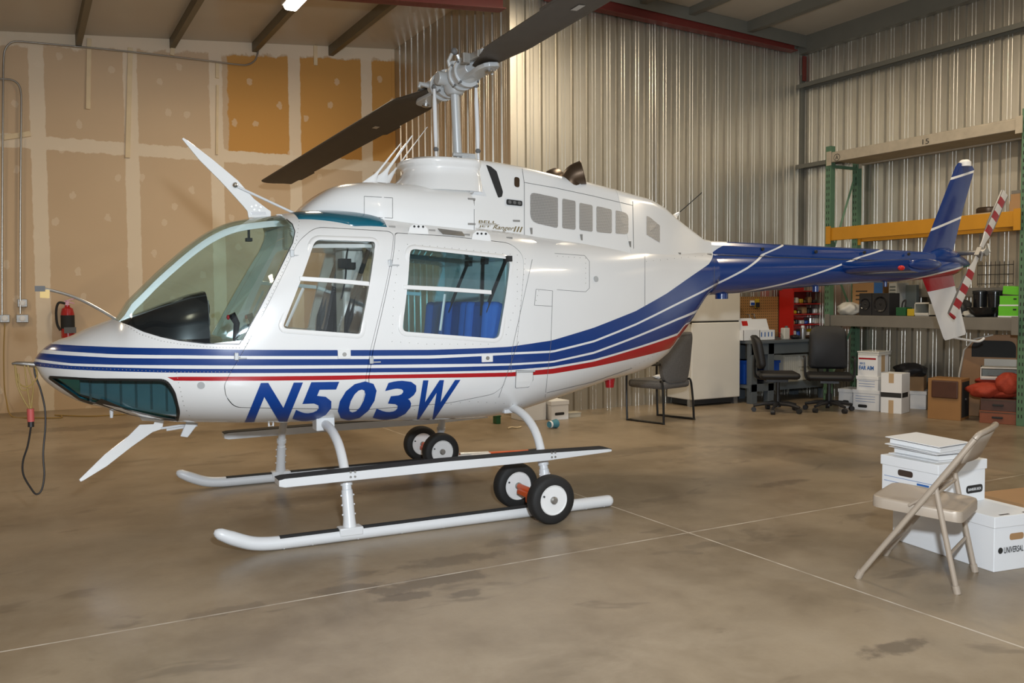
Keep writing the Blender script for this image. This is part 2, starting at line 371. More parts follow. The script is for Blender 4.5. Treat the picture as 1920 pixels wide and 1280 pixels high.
_bot = [(69, 689), (77, 703), (94, 719), (124, 738), (155, 751), (202, 768), (242, 780), (286, 787), (331, 792), (460, 793), (640, 790), (830, 787), (900, 784), (955, 778), (997, 766), (1075, 741), (1153, 717)]
_bp = [hl(px, py, -.3 if i > 4 else -.1) for i, (px, py) in enumerate(_bot)]
_bp = [(-2.556, .97)] + [(p.x, p.z-.018) for p in _bp] + [(p.x, p.z-.01) for p in [hl(a, b, -.1) for a, b in [(1204, 694), (1243, 671), (1265, 643), (1286, 616), (1306, 581), (1321, 558), (1338, 551)]]]
fzt = pchip(*zip(*_tp)); fzb = pchip(*zip(*_bp))
fhw, fzw, fnu, fnl = T([(-2.556, .012, .973, 2, 2), (-2.53, .085, .97, 2, 2), (-2.47, .175, .965, 2, 2), (-2.4, .25, .962, 2, 2), (-2.3, .325, .96, 2, 2.1), (-2.1, .44, .965, 2.0, 2.3), (-1.9, .515, .97, 2.1, 2.5), (-1.6, .58, .98, 2.3, 2.7), (-1.3, .61, .99, 2.9, 2.8),
    (-.9, .622, 1., 3.6, 2.8), (-.3, .622, 1.0, 3.8, 2.8), (.1, .61, 1.01, 3.7, 2.7), (.5, .57, 1.05, 3.4, 2.6), (.9, .50, 1.1, 3.5, 2.5), (1.3, .405, 1.18, 3.7, 2.3), (1.6, .32, 1.28, 3.2, 2.2), (1.85, .255, 1.4, 2.6, 2.1), (2.08, .212, 1.5, 2., 2.)])
NSEC = 88
def fsec(x, inset=0.):
    zt, zb, hw, zw, nu, nl = fzt(x)-inset, fzb(x)+inset, max(fhw(x)-inset, .004), fzw(x), fnu(x), fnl(x)
    zw = min(max(zw, zb+.002), zt-.002); out = []
    for k in range(NSEC):
        a = 2*PI*k/NSEC; c, s = math.cos(a), math.sin(a); n = nu if s >= 0 else nl
        yy = math.copysign(abs(c)**(2/n), c)*hw; zz = abs(s)**(2/n)*((zt-zw) if s >= 0 else (zb-zw))
        out.append((x, yy, zw+zz))
    return out
XS = [-2.556 + 4.626*(k/120)**1.45 for k in range(121)]
def loft_shell(i0, i1, xs=XS, mi0=0, mi1=1):         # closed thick skin between insets i0 (outside) and i1
    mb = MB(); a = [x for x in xs]
    mb.rings([fsec(x, i0) for x in a], True, mi=mi0)
    b = [x for x in xs if fhw(x) > i1*1.6+.03 and fzt(x)-fzb(x) > 3*i1 and x < 2.04]
    mb2 = MB(); mb2.rings([fsec(x, i1) for x in b], True, mi=mi1)
    bmesh.ops.recalc_face_normals(mb.bm, faces=mb.bm.faces); bmesh.ops.recalc_face_normals(mb2.bm, faces=mb2.bm.faces)
    bmesh.ops.reverse_faces(mb2.bm, faces=mb2.bm.faces)
    me = bpy.data.meshes.new('tmp'); mb2.bm.to_mesh(me); mb2.bm.free(); mb.bm.from_mesh(me); bpy.data.meshes.remove(me)
    me = bpy.data.meshes.new('shell'); mb.bm.to_mesh(me); mb.bm.free(); return me
def bvh_of(me): 
    bm = bmesh.new(); bm.from_mesh(me); t = BVHTree.FromBMesh(bm); bm.free(); return t
_o = MB(); _o.rings([fsec(x) for x in XS], True); bmesh.ops.recalc_face_normals(_o.bm, faces=_o.bm.faces)
FME = bpy.data.meshes.new('skin_ref'); _o.bm.to_mesh(FME); _o.bm.free()
FB = bvh_of(FME)
RC = HMI @ CO
def hit(px, py, bvh=None, fallback=-.3):     # pixel -> point on the helicopter's skin (its own frame)
    d = (HMI.to_3x3() @ ray(px, py)).normalized(); h = (bvh or FB).ray_cast(RC, d)
    if h[0] is None:
        p = hl(px, py, fallback); h = (bvh or FB).find_nearest(p)
    return h[0], h[1]
# ---- livery: stripe edges read along the side, as z over x
EDG = dict(
 b1t=[(104, 645), (215, 650.5), (336, 653), (454, 655.5), (690, 656), (808, 655.6), (906, 652.3), (956, 649.7), (1035, 638), (1114, 614), (1192, 583), (1251, 549.5), (1290, 522), (1329, 495), (1345, 477)],
 w1t=[(89, 655.5), (215, 664), (336, 665.6), (454, 667), (690, 667), (808, 666), (956, 660.5), (1036, 657), (1114, 637.5), (1192, 606), (1271, 567), (1310, 548), (1349, 527.5), (1400, 501), (1440, 477.5)],
 w1b=[(81, 662), (215, 670.7), (336, 672), (454, 673), (690, 673), (808, 672), (956, 664.8), (1036, 661), (1114, 641.5), (1192, 610), (1271, 571), (1310, 552), (1349, 532), (1400, 505), (1440, 481)],
 w2t=[(72, 673), (134, 681), (215, 683.5), (336, 684.4), (690, 684), (808, 682.5), (956, 681), (1036, 676.5), (1114, 659), (1192, 629.5), (1271, 596), (1306, 581), (1423, 544), (1480, 530), (1543, 508.5)],
 w2b=[(70, 678), (134, 685.5), (215, 688.5), (336, 691), (690, 690), (808, 689), (956, 685), (1036, 680), (1114, 663), (1192, 633.5), (1271, 600), (1306, 585), (1423, 547.5), (1480, 533.5), (1543, 512)],
 w3t=[(69, 686), (134, 692.5), (215, 696), (336, 698.5), (690, 698), (808, 697), (956, 693.5), (1036, 687), (1114, 673.5), (1192, 651), (1271, 624), (1300, 612)],
 w3b=[(66, 701), (317, 707), (336, 706), (690, 703), (956, 698), (1036, 691), (1114, 677.5), (1192, 654.5), (1271, 628), (1300, 617)],
 rb=[(66, 701), (316, 707), (321, 713.5), (638, 712), (690, 710), (956, 705.8), (1036, 700.5), (1114, 687.4), (1192, 670.6), (1259, 652), (1290, 645)])
TAILP = dict(b1t=[(1358, 465, -.17), (1367, 454, -.08)], w1t=[(1473, 457, -.08)], w1b=[(1473, 460, -.08)], w2t=[(1587, 491, -.14), (1660, 466, -.07)], w2b=[(1587, 494, -.14), (1660, 469, -.07)],
    w3t=[(1713, 523, -.09), (1813, 496, -.06)], w3b=[(1713, 526, -.09), (1813, 499.5, -.06)], rb=[(1713, 570, -.1), (1813, 570, -.1)])
CX0, CXL, CZL = -2.8, 8.4, 3.
def edge_pts(k):
    P = []
    for px, py in EDG[k]:
        if px > 1340: p = hl(px, py, -.19)
        else: p = hit(px, py)[0]
        P.append((p.x, p.z))
    for px, py, la in TAILP[k]:
        p = hl(px, py, la); P.append((p.x, p.z))
    P.sort(); Q = [P[0]]
    for p in P[1:]:
        if p[0] > Q[-1][0]+.004: Q.append(p)
    if k in ('b1t', 'w1t', 'w1b', 'w2t', 'w2b'): Q += [(Q[-1][0]+.12, Q[-1][1]+.1), (Q[-1][0]+.2, 2.9), (5.5, 2.9)]
    return Q
m = mat('livery', (.8, .8, .79), .2, coat=.6); n = NT(m); v, x, y, z = n.xyz()
u = n.m('DIVIDE', n.m('SUBTRACT', x, CX0), CXL)
def edge(k):
    fc = n.new('ShaderNodeFloatCurve'); cv = fc.mapping.curves[0]; P = edge_pts(k)
    P = [((a-CX0)/CXL, b/CZL) for a, b in P]; P = [(0, P[0][1])] + P + [(1, P[-1][1])]
    while len(cv.points) < len(P): cv.points.new(.5, .5)
    for pt, (a, b) in zip(cv.points, P): pt.location = (a, b)
    for pt in cv.points: pt.handle_type = 'VECTOR'
    fc.mapping.update(); n.put(fc.inputs['Value'], u)
    return n.m('MULTIPLY', fc.outputs[0], CZL)
E_ = {k: edge(k) for k in EDG}
def band(a, b): return n.m('MULTIPLY', n.m('LESS_THAN', z, E_[a]), n.m('GREATER_THAN', z, E_[b]))
blue = n.m('ADD', n.m('ADD', band('b1t', 'w1t'), band('w1b', 'w2t')), band('w2b', 'w3t'), clamp=True)
nz = n.noise(v, 3, 3)
c = n.mix(nz, (.77, .77, .765), (.81, .81, .80))
c = n.mix(blue, c, (.003, .038, .20)); c = n.mix(band('w3b', 'rb'), c, (.42, .006, .014))
n.put(n.b.inputs['Base Color'], c)
# ---- cutting tools
def cutter(poly, y0, y1):                    # polygon of (x, z) extruded along y
    mb = MB(); mb.prism([(p[0], y0, p[1]) for p in poly], (0, y1-y0, 0)); bmesh.ops.recalc_face_normals(mb.bm, faces=mb.bm.faces)
    me = bpy.data.meshes.new('cut'); mb.bm.to_mesh(me); mb.bm.free(); return me
def boolean(me, cut, op):
    for _ in (0,):
        a = bpy.data.objects.new('a', me); b = bpy.data.objects.new('b', cut); COL.objects.link(a); COL.objects.link(b)
        md = a.modifiers.new('b', 'BOOLEAN'); md.object = b; md.operation = op; md.solver = 'EXACT'
        dg = bpy.context.evaluated_depsgraph_get(); r = bpy.data.meshes.new_from_object(a.evaluated_get(dg))
        bpy.data.objects.remove(a); bpy.data.objects.remove(b)
    return r
def refnormals(me, ref, tree):               # keep the lofted skin's smooth shading after cutting
    vn = [v_.normal.copy() for v_ in ref.vertices]; nrm = []
    for p in me.polygons:
        p.use_smooth = True
    cache = {}
    for p in me.polygons:
        for li in p.loop_indices:
            vi = me.loops[li].vertex_index
            if vi not in cache:
                loc, nn, fi, dist = tree.find_nearest(me.vertices[vi].co)
                pv = ref.polygons[fi].vertices; acc = Vector()
                for q in pv: acc += vn[q]/(1e-5+(ref.vertices[q].co-loc).length)
                cache[vi] = acc.normalized()
            r = cache[vi]; d = p.normal.dot(r)
            nrm.append(r if d > .8 else (-r if d < -.8 else p.normal.copy()))
    me.normals_split_custom_set(nrm)
def mirror(poly): return poly
def pxpoly(pts, r=6, n=6, bvh=None):         # rounded outline in pixels -> (x, z) on the skin
    return [(lambda p: (p.x, p.z))(hit(q.x, q.y, bvh)[0]) for q in rpoly(pts, r, n)]
def grow(poly, d):
    c = Vector((sum(p[0] for p in poly)/len(poly), sum(p[1] for p in poly)/len(poly)))
    w_ = max(p[0] for p in poly)-min(p[0] for p in poly); h_ = max(p[1] for p in poly)-min(p[1] for p in poly)
    return [(c.x+(p[0]-c.x)*(1+2*d/w_), c.y+(p[1]-c.y)*(1+2*d/h_)) for p in poly]
def decal(name, bm, tree, matl, off=.0015, parent=heli, step=14, thick=0, fall=-.3):       # flat outline in pixels laid on the skin
    if step:
        for ax in (0, 1):
            vs = [v_.co[ax] for v_ in bm.verts]; t = math.floor(min(vs)/step)*step+step
            while t < max(vs):
                no = Vector((0, 0, 0)); no[ax] = 1; pt = Vector((0, 0, 0)); pt[ax] = t
                bmesh.ops.bisect_plane(bm, geom=bm.verts[:]+bm.edges[:]+bm.faces[:], plane_co=pt, plane_no=no); t += step
    for v_ in bm.verts:
        p, no = hit(v_.co.x, v_.co.y, tree, fall)
        if no.y > 0: no = -no
        v_.co = p + no*off
    bmesh.ops.recalc_face_normals(bm, faces=bm.faces)
    if bm.faces and sum(f.normal.y for f in bm.faces) > 0: bmesh.ops.reverse_faces(bm, faces=bm.faces)
    me = bpy.data.meshes.new(name); bm.to_mesh(me); bm.free(); o = link(name, me, matl, parent)
    if thick: s_ = o.modifiers.new('t', 'SOLIDIFY'); s_.thickness = thick; s_.offset = 1
    return o
def flat(pts):
    bm = bmesh.new(); bm.faces.new([bm.verts.new((p[0], p[1], 0)) for p in pts]); bmesh.ops.triangulate(bm, faces=bm.faces[:]); return bm
def strip(pts, wd, dash=None):               # ribbon along a polyline in pixels
    bm = bmesh.new()
    for a, b in zip(pts, pts[1:]):
        a, b = Vector(a), Vector(b); d = (b-a); k = max(1, int(d.length/12)); nrm_ = Vector((-d.y, d.x)).normalized()*wd/2
        for i in range(k):
            p, q = a+d*i/k, a+d*(i+1)/k
            bm.faces.new([bm.verts.new((*c_, 0)) for c_ in (p-nrm_, q-nrm_, q+nrm_, p+nrm_)])
    return bm
# ------------------------------------------------------------------ helicopter: fuselage, doors, glass
WS = pxpoly([(452, 645), (484, 585), (517, 521), (549, 455), (553, 432), (548, 418), (536, 411)], [8, 0, 0, 0, 8, 6, 0], 4)
# windshield outline: rear edge and sill on the skin; the front follows the crown line and beyond
sill = [(lambda p: (p.x, p.z))(hit(a, b)[0]) for a, b in [(386, 645), (336, 639), (302, 632), (269, 622), (243, 610)]]
ws_poly = WS + [(WS[-1][0], 1.95), (-1.9, 1.95), (-2.35, 1.3), (-2.175, 1.215)] + sill[::-1]
FD = pxpoly([(591, 426), (729, 434), (738, 440), (694, 657), (686, 705), (676, 767), (440, 763), (424, 742), (421, 722), (433, 697), (464, 645), (560, 452)], [16, 6, 6, 0, 0, 4, 20, 8, 6, 0, 0, 14], 5)
FW = pxpoly([(591, 449), (704, 453), (675, 626), (529, 615)], [12, 8, 6, 10])
RD = pxpoly([(742, 437), (841, 443), (958, 456), (982, 480), (975, 583), (969, 642), (952, 695), (945, 722), (926, 738), (841, 755), (690, 767), (692, 708), (700, 657)], [5, 0, 16, 14, 0, 0, 0, 6, 10, 0, 4, 0, 0], 5)
RW = pxpoly([(769, 466), (957, 486), (935, 635), (754, 621)], [10, 14, 12, 10])
CH = pxpoly([(90, 706), (180, 711), (312, 712), (327, 735), (336, 772), (332, 791), (300, 789), (245, 780), (150, 748)], [6, 0, 12, 6, 6, 6, 0, 0, 0], 5)
CH = [(p[0], p[1] if p[1] > .74 or True else p[1]) for p in CH]
shell = loft_shell(0, .028)
doors = {}
for nm, D, Wn in (('front_door', FD, FW), ('rear_door', RD, RW)):
    for s in (-1, 1):
        a, b = (s*.28, s*1.2); a, b = min(a, b), max(a, b)
        piece = boolean(shell, cutter(D, a, b), 'INTERSECT')
        piece = boolean(piece, cutter(Wn, -1.3 if s < 0 else .2, -.2 if s < 0 else 1.3), 'DIFFERENCE')
        doors[nm, s] = piece
body = shell
for D in (FD, RD):
    for s in (-1, 1): body = boolean(body, cutter(grow(D, .0035), *((-1.2, -.28) if s < 0 else (.28, 1.2))), 'DIFFERENCE')
body = boolean(body, cutter(ws_poly, -1.2, 1.2), 'DIFFERENCE')
for a, b in ((-1.2, -.05), (.05, 1.2)): body = boolean(body, cutter(CH, a, b), 'DIFFERENCE')
refnormals(body, FME, FB)
link('fuselage', body, ['livery', 'liner_grey'], heli)
glz = loft_shell(.006, .011, mi1=0)
def pane(name, poly, a, b, mname, parent, label=None):
    p = boolean(glz, cutter(poly, a, b), 'INTERSECT'); refnormals(p, FME, FB); o = link(name, p, mname, parent)
    if label: o['label'] = label
    return o
HANDLES = {'front_door': (645, 664), 'rear_door': (913, 671)}
for (nm, s), me in doors.items():
    refnormals(me, FME, FB); o = link(nm, me, ['livery', 'liner_grey'], heli)
    Wn = FW if nm == 'front_door' else RW
    a, b = (-1.3, -.2) if s < 0 else (.2, 1.3)
    pane('door_window', Wn, a, b, 'glass_clear' if nm == 'front_door' else 'glass_teal', o)
    # raised white frame round the window and the bar of the sliding pane
    def side(p, off): 
        h = FB.ray_cast(Vector((p[0], s*3, p[1])), Vector((0, -s, 0)))[0]; return Vector((p[0], h.y+s*off, p[1]))
    loop = Wn + Wn[:2]; fr = MB(); prof = [(0, -.004), (.0, .006), (.012, .010), (.026, .006), (.028, -.004)]
    cx_, cz_ = sum(p[0] for p in Wn)/len(Wn), sum(p[1] for p in Wn)/len(Wn)
    rs = []
    for i, p in enumerate(Wn):
        q = Vector(Wn[(i+1) % len(Wn)])-Vector(Wn[i-1]); nn = Vector((q.y, -q.x)).normalized()
        if nn.dot(Vector((p[0]-cx_, p[1]-cz_))) < 0: nn = -nn
        rs.append([side((p[0]+nn.x*d_, p[1]+nn.y*d_), h_) for d_, h_ in prof])
    fr.rings(rs+[rs[0]], cap=False, closed=False); fr.build('window_frame', 'gloss_white', o, smooth=True, angle=50)
    bar = [(561, 522), (626, 526), (692, 532)] if nm == 'front_door' else [(757, 538), (838, 542), (921, 548)]
    pts = [hit(*q)[0] for q in bar]; bb = MB()
    P = [side((p.x, p.z), -.004) for p in pts]
    bb.rings([[p+Vector((0, y_, z_)) for y_, z_ in ((-.012, -.013), (.012, -.013), (.012, .013), (-.012, .013))] for p in P]); bb.build('window_bar', 'gloss_white', o, bevel=.004)
    g = [(571, 540), (539, 612)] if nm == 'front_door' else [(838, 551), (829, 620)]
    p0, p1 = [side((q.x, q.z), -.03) for q in (hit(*k)[0] for k in g)]
    MB().tube([p0, p1], .008, 4).build('pane_grip', 'heli_white', o)
    h = hit(*HANDLES[nm])[0]; hp_ = side((h.x, h.z), .004)
    hb = MB(); hb.box(hp_, (.075, .010, .05)); ho = hb.build('handle', 'gloss_white', o, bevel=.003)
    MB().cyl(hp_, hp_+Vector((0, s*.010, 0)), .012, n=12).build('lock', 'dull_steel', ho)
    hg = [(547, 475), (443, 668)] if nm == 'front_door' else [(731, 493), (696, 675)]
    for q in hg:
        h = hit(*q)[0]; p = side((h.x, h.z), .004); MB().box(p, (.022, .02, .04)).box(p+Vector((.03, s*.004, -.012)), (.05, .008, .008)).build('hinge', 'grey_metal', o, bevel=.003)
for a, b in ((-1.2, -.0005), (.0005, 1.2)): pane('windshield', ws_poly, a, b, 'glass_windshield', heli)
cp = MB(); rs = []
for x_ in np.linspace(-2.15, -1.17, 26):
    z_ = fzt(x_); rs.append([(x_+.02, -.022, z_-.03), (x_+.02, .022, z_-.03), (x_+.035, .022, z_-.065), (x_+.035, -.022, z_-.065)])
cp.rings(rs); cp.build('windshield_post', 'gloss_white', heli, smooth=True)
for a, b in ((-1.2, -.0505), (.0505, 1.2)): pane('chin_window', CH, a, b, 'glass_chin', heli, 'dark teal chin window under the nose')
# black seals round windshield and chin window
def seal(name, pts, wd, m_='seal_black'): return decal(name, strip(pts, wd), FB, m_, .002)
def closed(pts, r, n=5): q = rpoly(pts, r, n); return [(p.x, p.y) for p in q] + [(q[0].x, q[0].y)]
seal('chin_window_seal', closed([(90, 706), (180, 711), (312, 712), (327, 735), (336, 772), (332, 791), (300, 789), (245, 780), (150, 748)], [6, 0, 12, 6, 6, 6, 0, 0, 0]), 4.5)
seal('windshield_seal', [(243, 609), (269, 621), (302, 631), (336, 638), (386, 644), (449, 645), (484, 584), (517, 520), (549, 455), (553, 434), (548, 420), (537, 411)], 1.6)
# blue overhead windows in the cabin roof
for s in (-1, 1):
    sk = MB(); rs = []
    for i in range(16):
        x_ = -1.17 + .5*i/15; row = []
        for j in range(11):
            y_ = s*(.12 + (.25+.11*min(1, i/9))*j/10); h = FB.ray_cast(Vector((x_, y_, 3)), Vector((0, 0, -1)))[0]; e = (max(0, math.sin(PI*i/15))**.4)*(max(0, math.sin(PI*min(1, j/10)))**.4)
            row.append(h+Vector((0, s*.004*e, .002+.013*e)))
        rs.append(row)
    sk.rings(rs, cap=False, closed=False); o = sk.build('roof_window', 'glass_skylight', heli, smooth=True, angle=80); o['label'] = 'teal tinted roof window'
    sd = o.modifiers.new('t', 'SOLIDIFY'); sd.thickness = .006
# ---- tail boom
bzt, bzb, bhw = T([(2.02, 1.672, 1.315, .21), (2.09, 1.672, 1.322, .206), (2.56, 1.668, 1.35, .186), (3.25, 1.66, 1.395, .160), (3.97, 1.655, 1.432, .130), (4.35, 1.652, 1.445, .115), (4.82, 1.66, 1.485, .095), (5.0, 1.655, 1.505, .085), (5.08, 1.62, 1.54, .05)])
def bsec(x, n=40):
    zt, zb, hw = bzt(x), bzb(x), bhw(x); zc = (zt+zb)/2
    return [(x, hw*math.cos(2*PI*k/n), zc+(zt-zb)/2*math.sin(2*PI*k/n)) for k in range(n)]
mb = MB(); mb.rings([bsec(2.02+3.06*i/60) for i in range(61)]); tb = mb.build('tail_boom', 'livery', heli, smooth=True)
BB = bvh_of(tb.data)
sp = MB()
sp.rings([[(x_, y_*k, z_) for y_, z_ in ((-.085, bzt(x_)-.05), (-.085, zt_-.035), (-.07, zt_-.012), (-.045, zt_), (.045, zt_), (.07, zt_-.012), (.085, zt_-.035), (.085, bzt(x_)-.05))] for x_, zt_, k in [(2.02, 1.75, 1.05), (2.09, 1.75, 1.05), (2.88, 1.738, .95), (3.35, 1.731, .9), (3.99, 1.722, .8), (4.45, 1.712, .72), (4.72, 1.705, .7)]])
so = sp.build('driveshaft_cover', 'livery', heli, smooth=True, angle=30)
for q in [(1429, 467), (1529, 472), (1620, 473), (1703, 476)]:
    h = hl(*q, -.085); MB().cyl(h, h+Vector((0, -.012, 0)), .014, n=10).build('latch', 'black_matt', so)
gb = MB(); gb.rings([[(x_, r*math.cos(2*PI*k/20)*.95, zc+r*math.sin(2*PI*k/20)) for k in range(20)] for x_, zc, r in [(4.66, 1.655, .05), (4.72, 1.655, .075), (4.8, 1.66, .092), (4.9, 1.66, .095), (5.0, 1.645, .085), (5.1, 1.625, .06), (5.2, 1.61, .03), (5.24, 1.605, .008)]])
gb.build('tail_gearbox_fairing', 'heli_blue', heli, smooth=True)
# ---- cowlings
def csec(x, z0, z1, wb, wt, r, n=8):         # rounded trapezoid, base half width wb, top half width wt, corner radius r
    P = rpoly([(wb, z0), (wt, z1), (-wt, z1), (-wb, z0)], [0, r, r, 0], n)
    return [(x, p.x, p.y) for p in P]
def dense(pts, n=15):
    out = []
    P = [Vector(p) for p in pts]; N = len(P)
    return pts
ct = [hl(a, b, -.08) for a, b in [(560, 398), (575, 382), (597, 365), (622, 351), (642, 346), (665, 344), (697, 343), (735, 346)]]
cz = pchip([p.x for p in ct]+[-.3, .08], [p.z for p in ct]+[2.04, 2.03])
def cfront(x):
    t = (x+1.16)/.5; k = min(1, max(0, t))**.5; return .05+.355*k
mb = MB(); rs = []
for i in range(40):
    x_ = -1.15 + 1.09*(i/39)**1.3; zt_ = max(cz(max(x_, ct[0].x)), 1.835); zb_ = 1.62; wdt = cfront(x_)
    h = zt_-1.76
    sec = []
    for k in range(33):
        a = PI*k/32; c_, s_ = math.cos(a), math.sin(a); nn = 3.4
        sec.append((x_, math.copysign(abs(c_)**(2/nn), c_)*wdt, 1.76+abs(s_)**(2/nn)*h if k not in (0, 32) else zb_))
    rs.append([(x_, wdt, zb_)] + sec[1:-1] + [(x_, -wdt, zb_)])
mb.rings(rs); cf = mb.build('forward_cowling', 'gloss_white', heli, smooth=True, angle=50)
eng = [(-.064, 2.236, .405, .20), (.06, 2.234, .405, .20), (.24, 2.222, .405, .2), (.44, 2.202, .405, .2), (.69, 2.165, .40, .195), (.95, 2.131, .39, .185), (1.15, 2.098, .376, .177)]
mb = MB(); mb.rings([csec(x_, 1.60, zt_, wb, wt, .07) for x_, zt_, wb, wt in eng]); ce = mb.build('engine_cowling', 'gloss_white', heli, smooth=True, angle=40)
rear = [(1.153, 2.098, .374, .177, .07), (1.343, 2.066, .335, .165, .07), (1.487, 2.044, .295, .15, .07), (1.618, 1.99, .255, .14, .06), (1.751, 1.908, .215, .12, .05), (1.913, 1.82, .165, .10, .04), (2.02, 1.76, .135, .09, .03), (2.085, 1.752, .12, .085, .03)]
mb = MB(); mb.rings([csec(x_, 1.60, zt_, wb, wt, r_) for x_, zt_, wb, wt, r_ in rear]); cr = mb.build('aft_fairing', 'gloss_white', heli, smooth=True, angle=40)
def multi(*objs):
    bm = bmesh.new()
    for o in objs: bm.from_mesh(o.data)
    t = BVHTree.FromBMesh(bm); bm.free(); return t
CB = multi(cf, ce, cr)
# pylon fairing with its flared lip
pf = MB(); rs = []
for z_, x0, x1, wy in [(2.0, -.50, .075, .33), (2.05, -.455, .075, .31), (2.1, -.405, .075, .285), (2.145, -.375, .075, .265), (2.165, -.385, .075, .27), (2.18, -.415, .078, .285), (2.2, -.415, .078, .287), (2.215, -.39, .076, .27), (2.222, -.33, .07, .22)]:
    cx_, hx = (x0+x1)/2, (x1-x0)/2; ring = []
    for k in range(48):
        a = 2*PI*k/48; c_, s_ = math.cos(a), math.sin(a); nx = 2.2 if c_ < 0 else 6
        ring.append((cx_+math.copysign(abs(c_)**(2/nx), c_)*hx, math.copysign(abs(s_)**(2/nx), s_)*wy, z_+ .012*(1 if z_ > 2.16 else .3)*(-c_)*.3))
    rs.append(ring)
pf.rings(rs); pf.build('pylon_fairing', 'gloss_white', heli, smooth=True, angle=60)
# ------------------------------------------------------------------ helicopter: markings and small skin fittings
def px_text(name, txt, o, ux, uy, matl, tree, bold=.02, off=.002, step=14):
    bm = text_bm(txt, bold)
    for v_ in bm.verts:
        a, b = v_.co.x, v_.co.y; v_.co = (o[0]+ux[0]*a+uy[0]*b, o[1]+ux[1]*a+uy[1]*b, 0)
    return decal(name, bm, tree, matl, off, step=step)
_x = 459
for ch, x0, x1, bo in (('N', 459, 535, .03), ('5', 546, 608, .03), ('0', 622, 684, .03), ('3', 697, 757, .03), ('W', 763, 830, .045)):
    k = (x0-459)/375; px_text('registration_letter', ch, (x0, 790.5-6*k), (x1-x0+ (3 if ch != 'W' else 3), -1), (30, -73), 'letter_blue', FB, .03, .0032, 4)
px_text('badge_lettering', 'BELL', (897, 418.2), (33, 1.8), (1, -5.4), 'gold_script', CB, .012, .003, 0)
px_text('badge_lettering', 'JET', (897, 427), (22, 1.2), (1, -5), 'gold_script', CB, .012, .003, 0)
px_text('badge_lettering', 'Ranger', (922, 432), (38, 3), (6, -10.5), 'gold_script', CB, .012, .003, 0)
px_text('badge_lettering', 'III', (962, 434.5), (14, 1), (4, -10), 'gold_script', CB, .01, .003, 0)
decal('badge_lettering', strip([(897, 420), (936, 421.8)], .7), CB, 'gold_script', .003, step=0)
# grilles in the engine cowling
m = mat('grille', (.4, .4, .4), .5, .5); n = NT(m); v, x, y, z = n.xyz()
gx = n.m('FRACT', n.m('MULTIPLY', x, 90)); gz = n.m('FRACT', n.m('MULTIPLY', z, 90))
hole = n.m('MULTIPLY', n.m('GREATER_THAN', gx, .5), n.m('GREATER_THAN', gz, .5)); n.put(n.b.inputs['Base Color'], n.mix(hole, (.46, .46, .46), (.12, .12, .12)))
for q, r in (([(994, 360), (1046, 371), (1046, 428), (994, 416)], [10, 3, 6, 16]), ([(1054, 372), (1079, 377), (1079, 431), (1054, 428)], 4), ([(1086, 380), (1111, 385), (1111, 435), (1086, 431)], 4), ([(1118, 386), (1147, 393), (1147, 438), (1118, 435)], 4), ([(1154, 394), (1178, 400), (1178, 440), (1154, 438)], [3, 10, 8, 3])):
    decal('engine_grille', flat(rpoly(q, r, 5)), CB, 'grille', .002)
decal('engine_grille', flat([(1212, 405), (1218, 407), (1237, 423), (1237, 455), (1212, 440)]), CB, 'grille', .002)
decal('intake_screen', flat(rpoly([(911, 309), (920, 312), (931, 321), (943, 360), (941, 369), (934, 371)], 2, 3)), CB, 'black_matt', .002)
decal('intake_ramp_shade', flat([(882, 309), (888, 311), (912, 368), (880, 363)]), CB, 'heli_white', .003)  # flat patch, the recessed ramp's grey shading put into its colour
decal('oil_sight_window', flat(rpoly([(964, 331), (974, 333), (974, 352), (964, 350)], 5, 5)), CB, 'exhaust', .002)
decal('vent_panel', flat(rpoly([(946, 371), (981, 375), (981, 389), (946, 386)], 2, 2)), CB, 'heli_white', .002)
o = decal('vent_opening', flat(rpoly([(949, 373.5), (979, 377), (979, 387), (949, 384)], 3, 3)), CB, 'black_matt', .004)
for q in [(955, 379.5), (964, 380.5), (973, 381.5)]: p, no = hit(*q, CB); MB().cyl(p+no*.004, p+no*.009, .012, n=12).build('vent_pipe', 'seam_dark', o)
def seam(pts, tree, wd=1.0, m_='seam_dark', off=.0012): return decal('panel_seam', strip(pts, wd), tree, m_, off)
for pts in ([(979, 316), (983, 345), (983, 442)], [(983, 342), (1040, 352), (1110, 367), (1186, 385)], [(1186, 365), (1188, 466)], [(889, 373), (889, 433)], [(683, 368), (736, 371), (736, 409), (683, 406), (683, 368)], [(560, 402), (660, 412), (735, 420)]):
    seam(pts, CB, .9)
seam([(885, 312), (880, 358)], CB, .8)
for q in [(876, 323), (876, 355), (884, 373), (884, 420), (968, 414)]: p, no = hit(*q, CB); MB().box(p, (.05, .012, .012)).build('cowl_latch', 'dull_steel', heli)
for q in [(996, 434), (1090, 446), (1181, 459)]: p, no = hit(*q, CB); MB().box(p, (.014, .012, .05)).build('cowl_latch', 'dull_steel', heli)
for q in [(735, 425), (810, 432), (875, 440), (955, 446), (1198, 469), (1272, 475), (1330, 477)]: p, no = hit(*q, FB); MB().box(p, (.04, .01, .012)).build('cowl_latch', 'dull_steel', heli)
for pts in ([(1036, 545), (1033, 640), (1022, 745)], [(1036, 545), (1005, 542), (1002, 572), (1035, 574)], [(1040, 475), (1096, 479), (1105, 490), (1105, 540), (1098, 547), (1044, 543)], [(1340, 476), (1338, 552)], [(1025, 736), (1110, 716), (1185, 690)], [(1209, 480), (1209, 575)], [(972, 640), (935, 745)], [(998, 486), (960, 655), (958, 700)]):
    seam(pts, FB, .7)
seam([(1346, 478), (1500, 484), (1700, 490), (1760, 491)], BB, 1.2, 'black_matt')
p, no = hit(1117, 523); MB().cyl(p-no*.004, p+no*.006, .02, n=14).build('fuel_cap', 'grey_metal', heli)
p, no = hit(377, 722); MB().cyl(p-no*.004, p+no*.004, .02, n=14).build('static_port', 'grey_metal', heli)
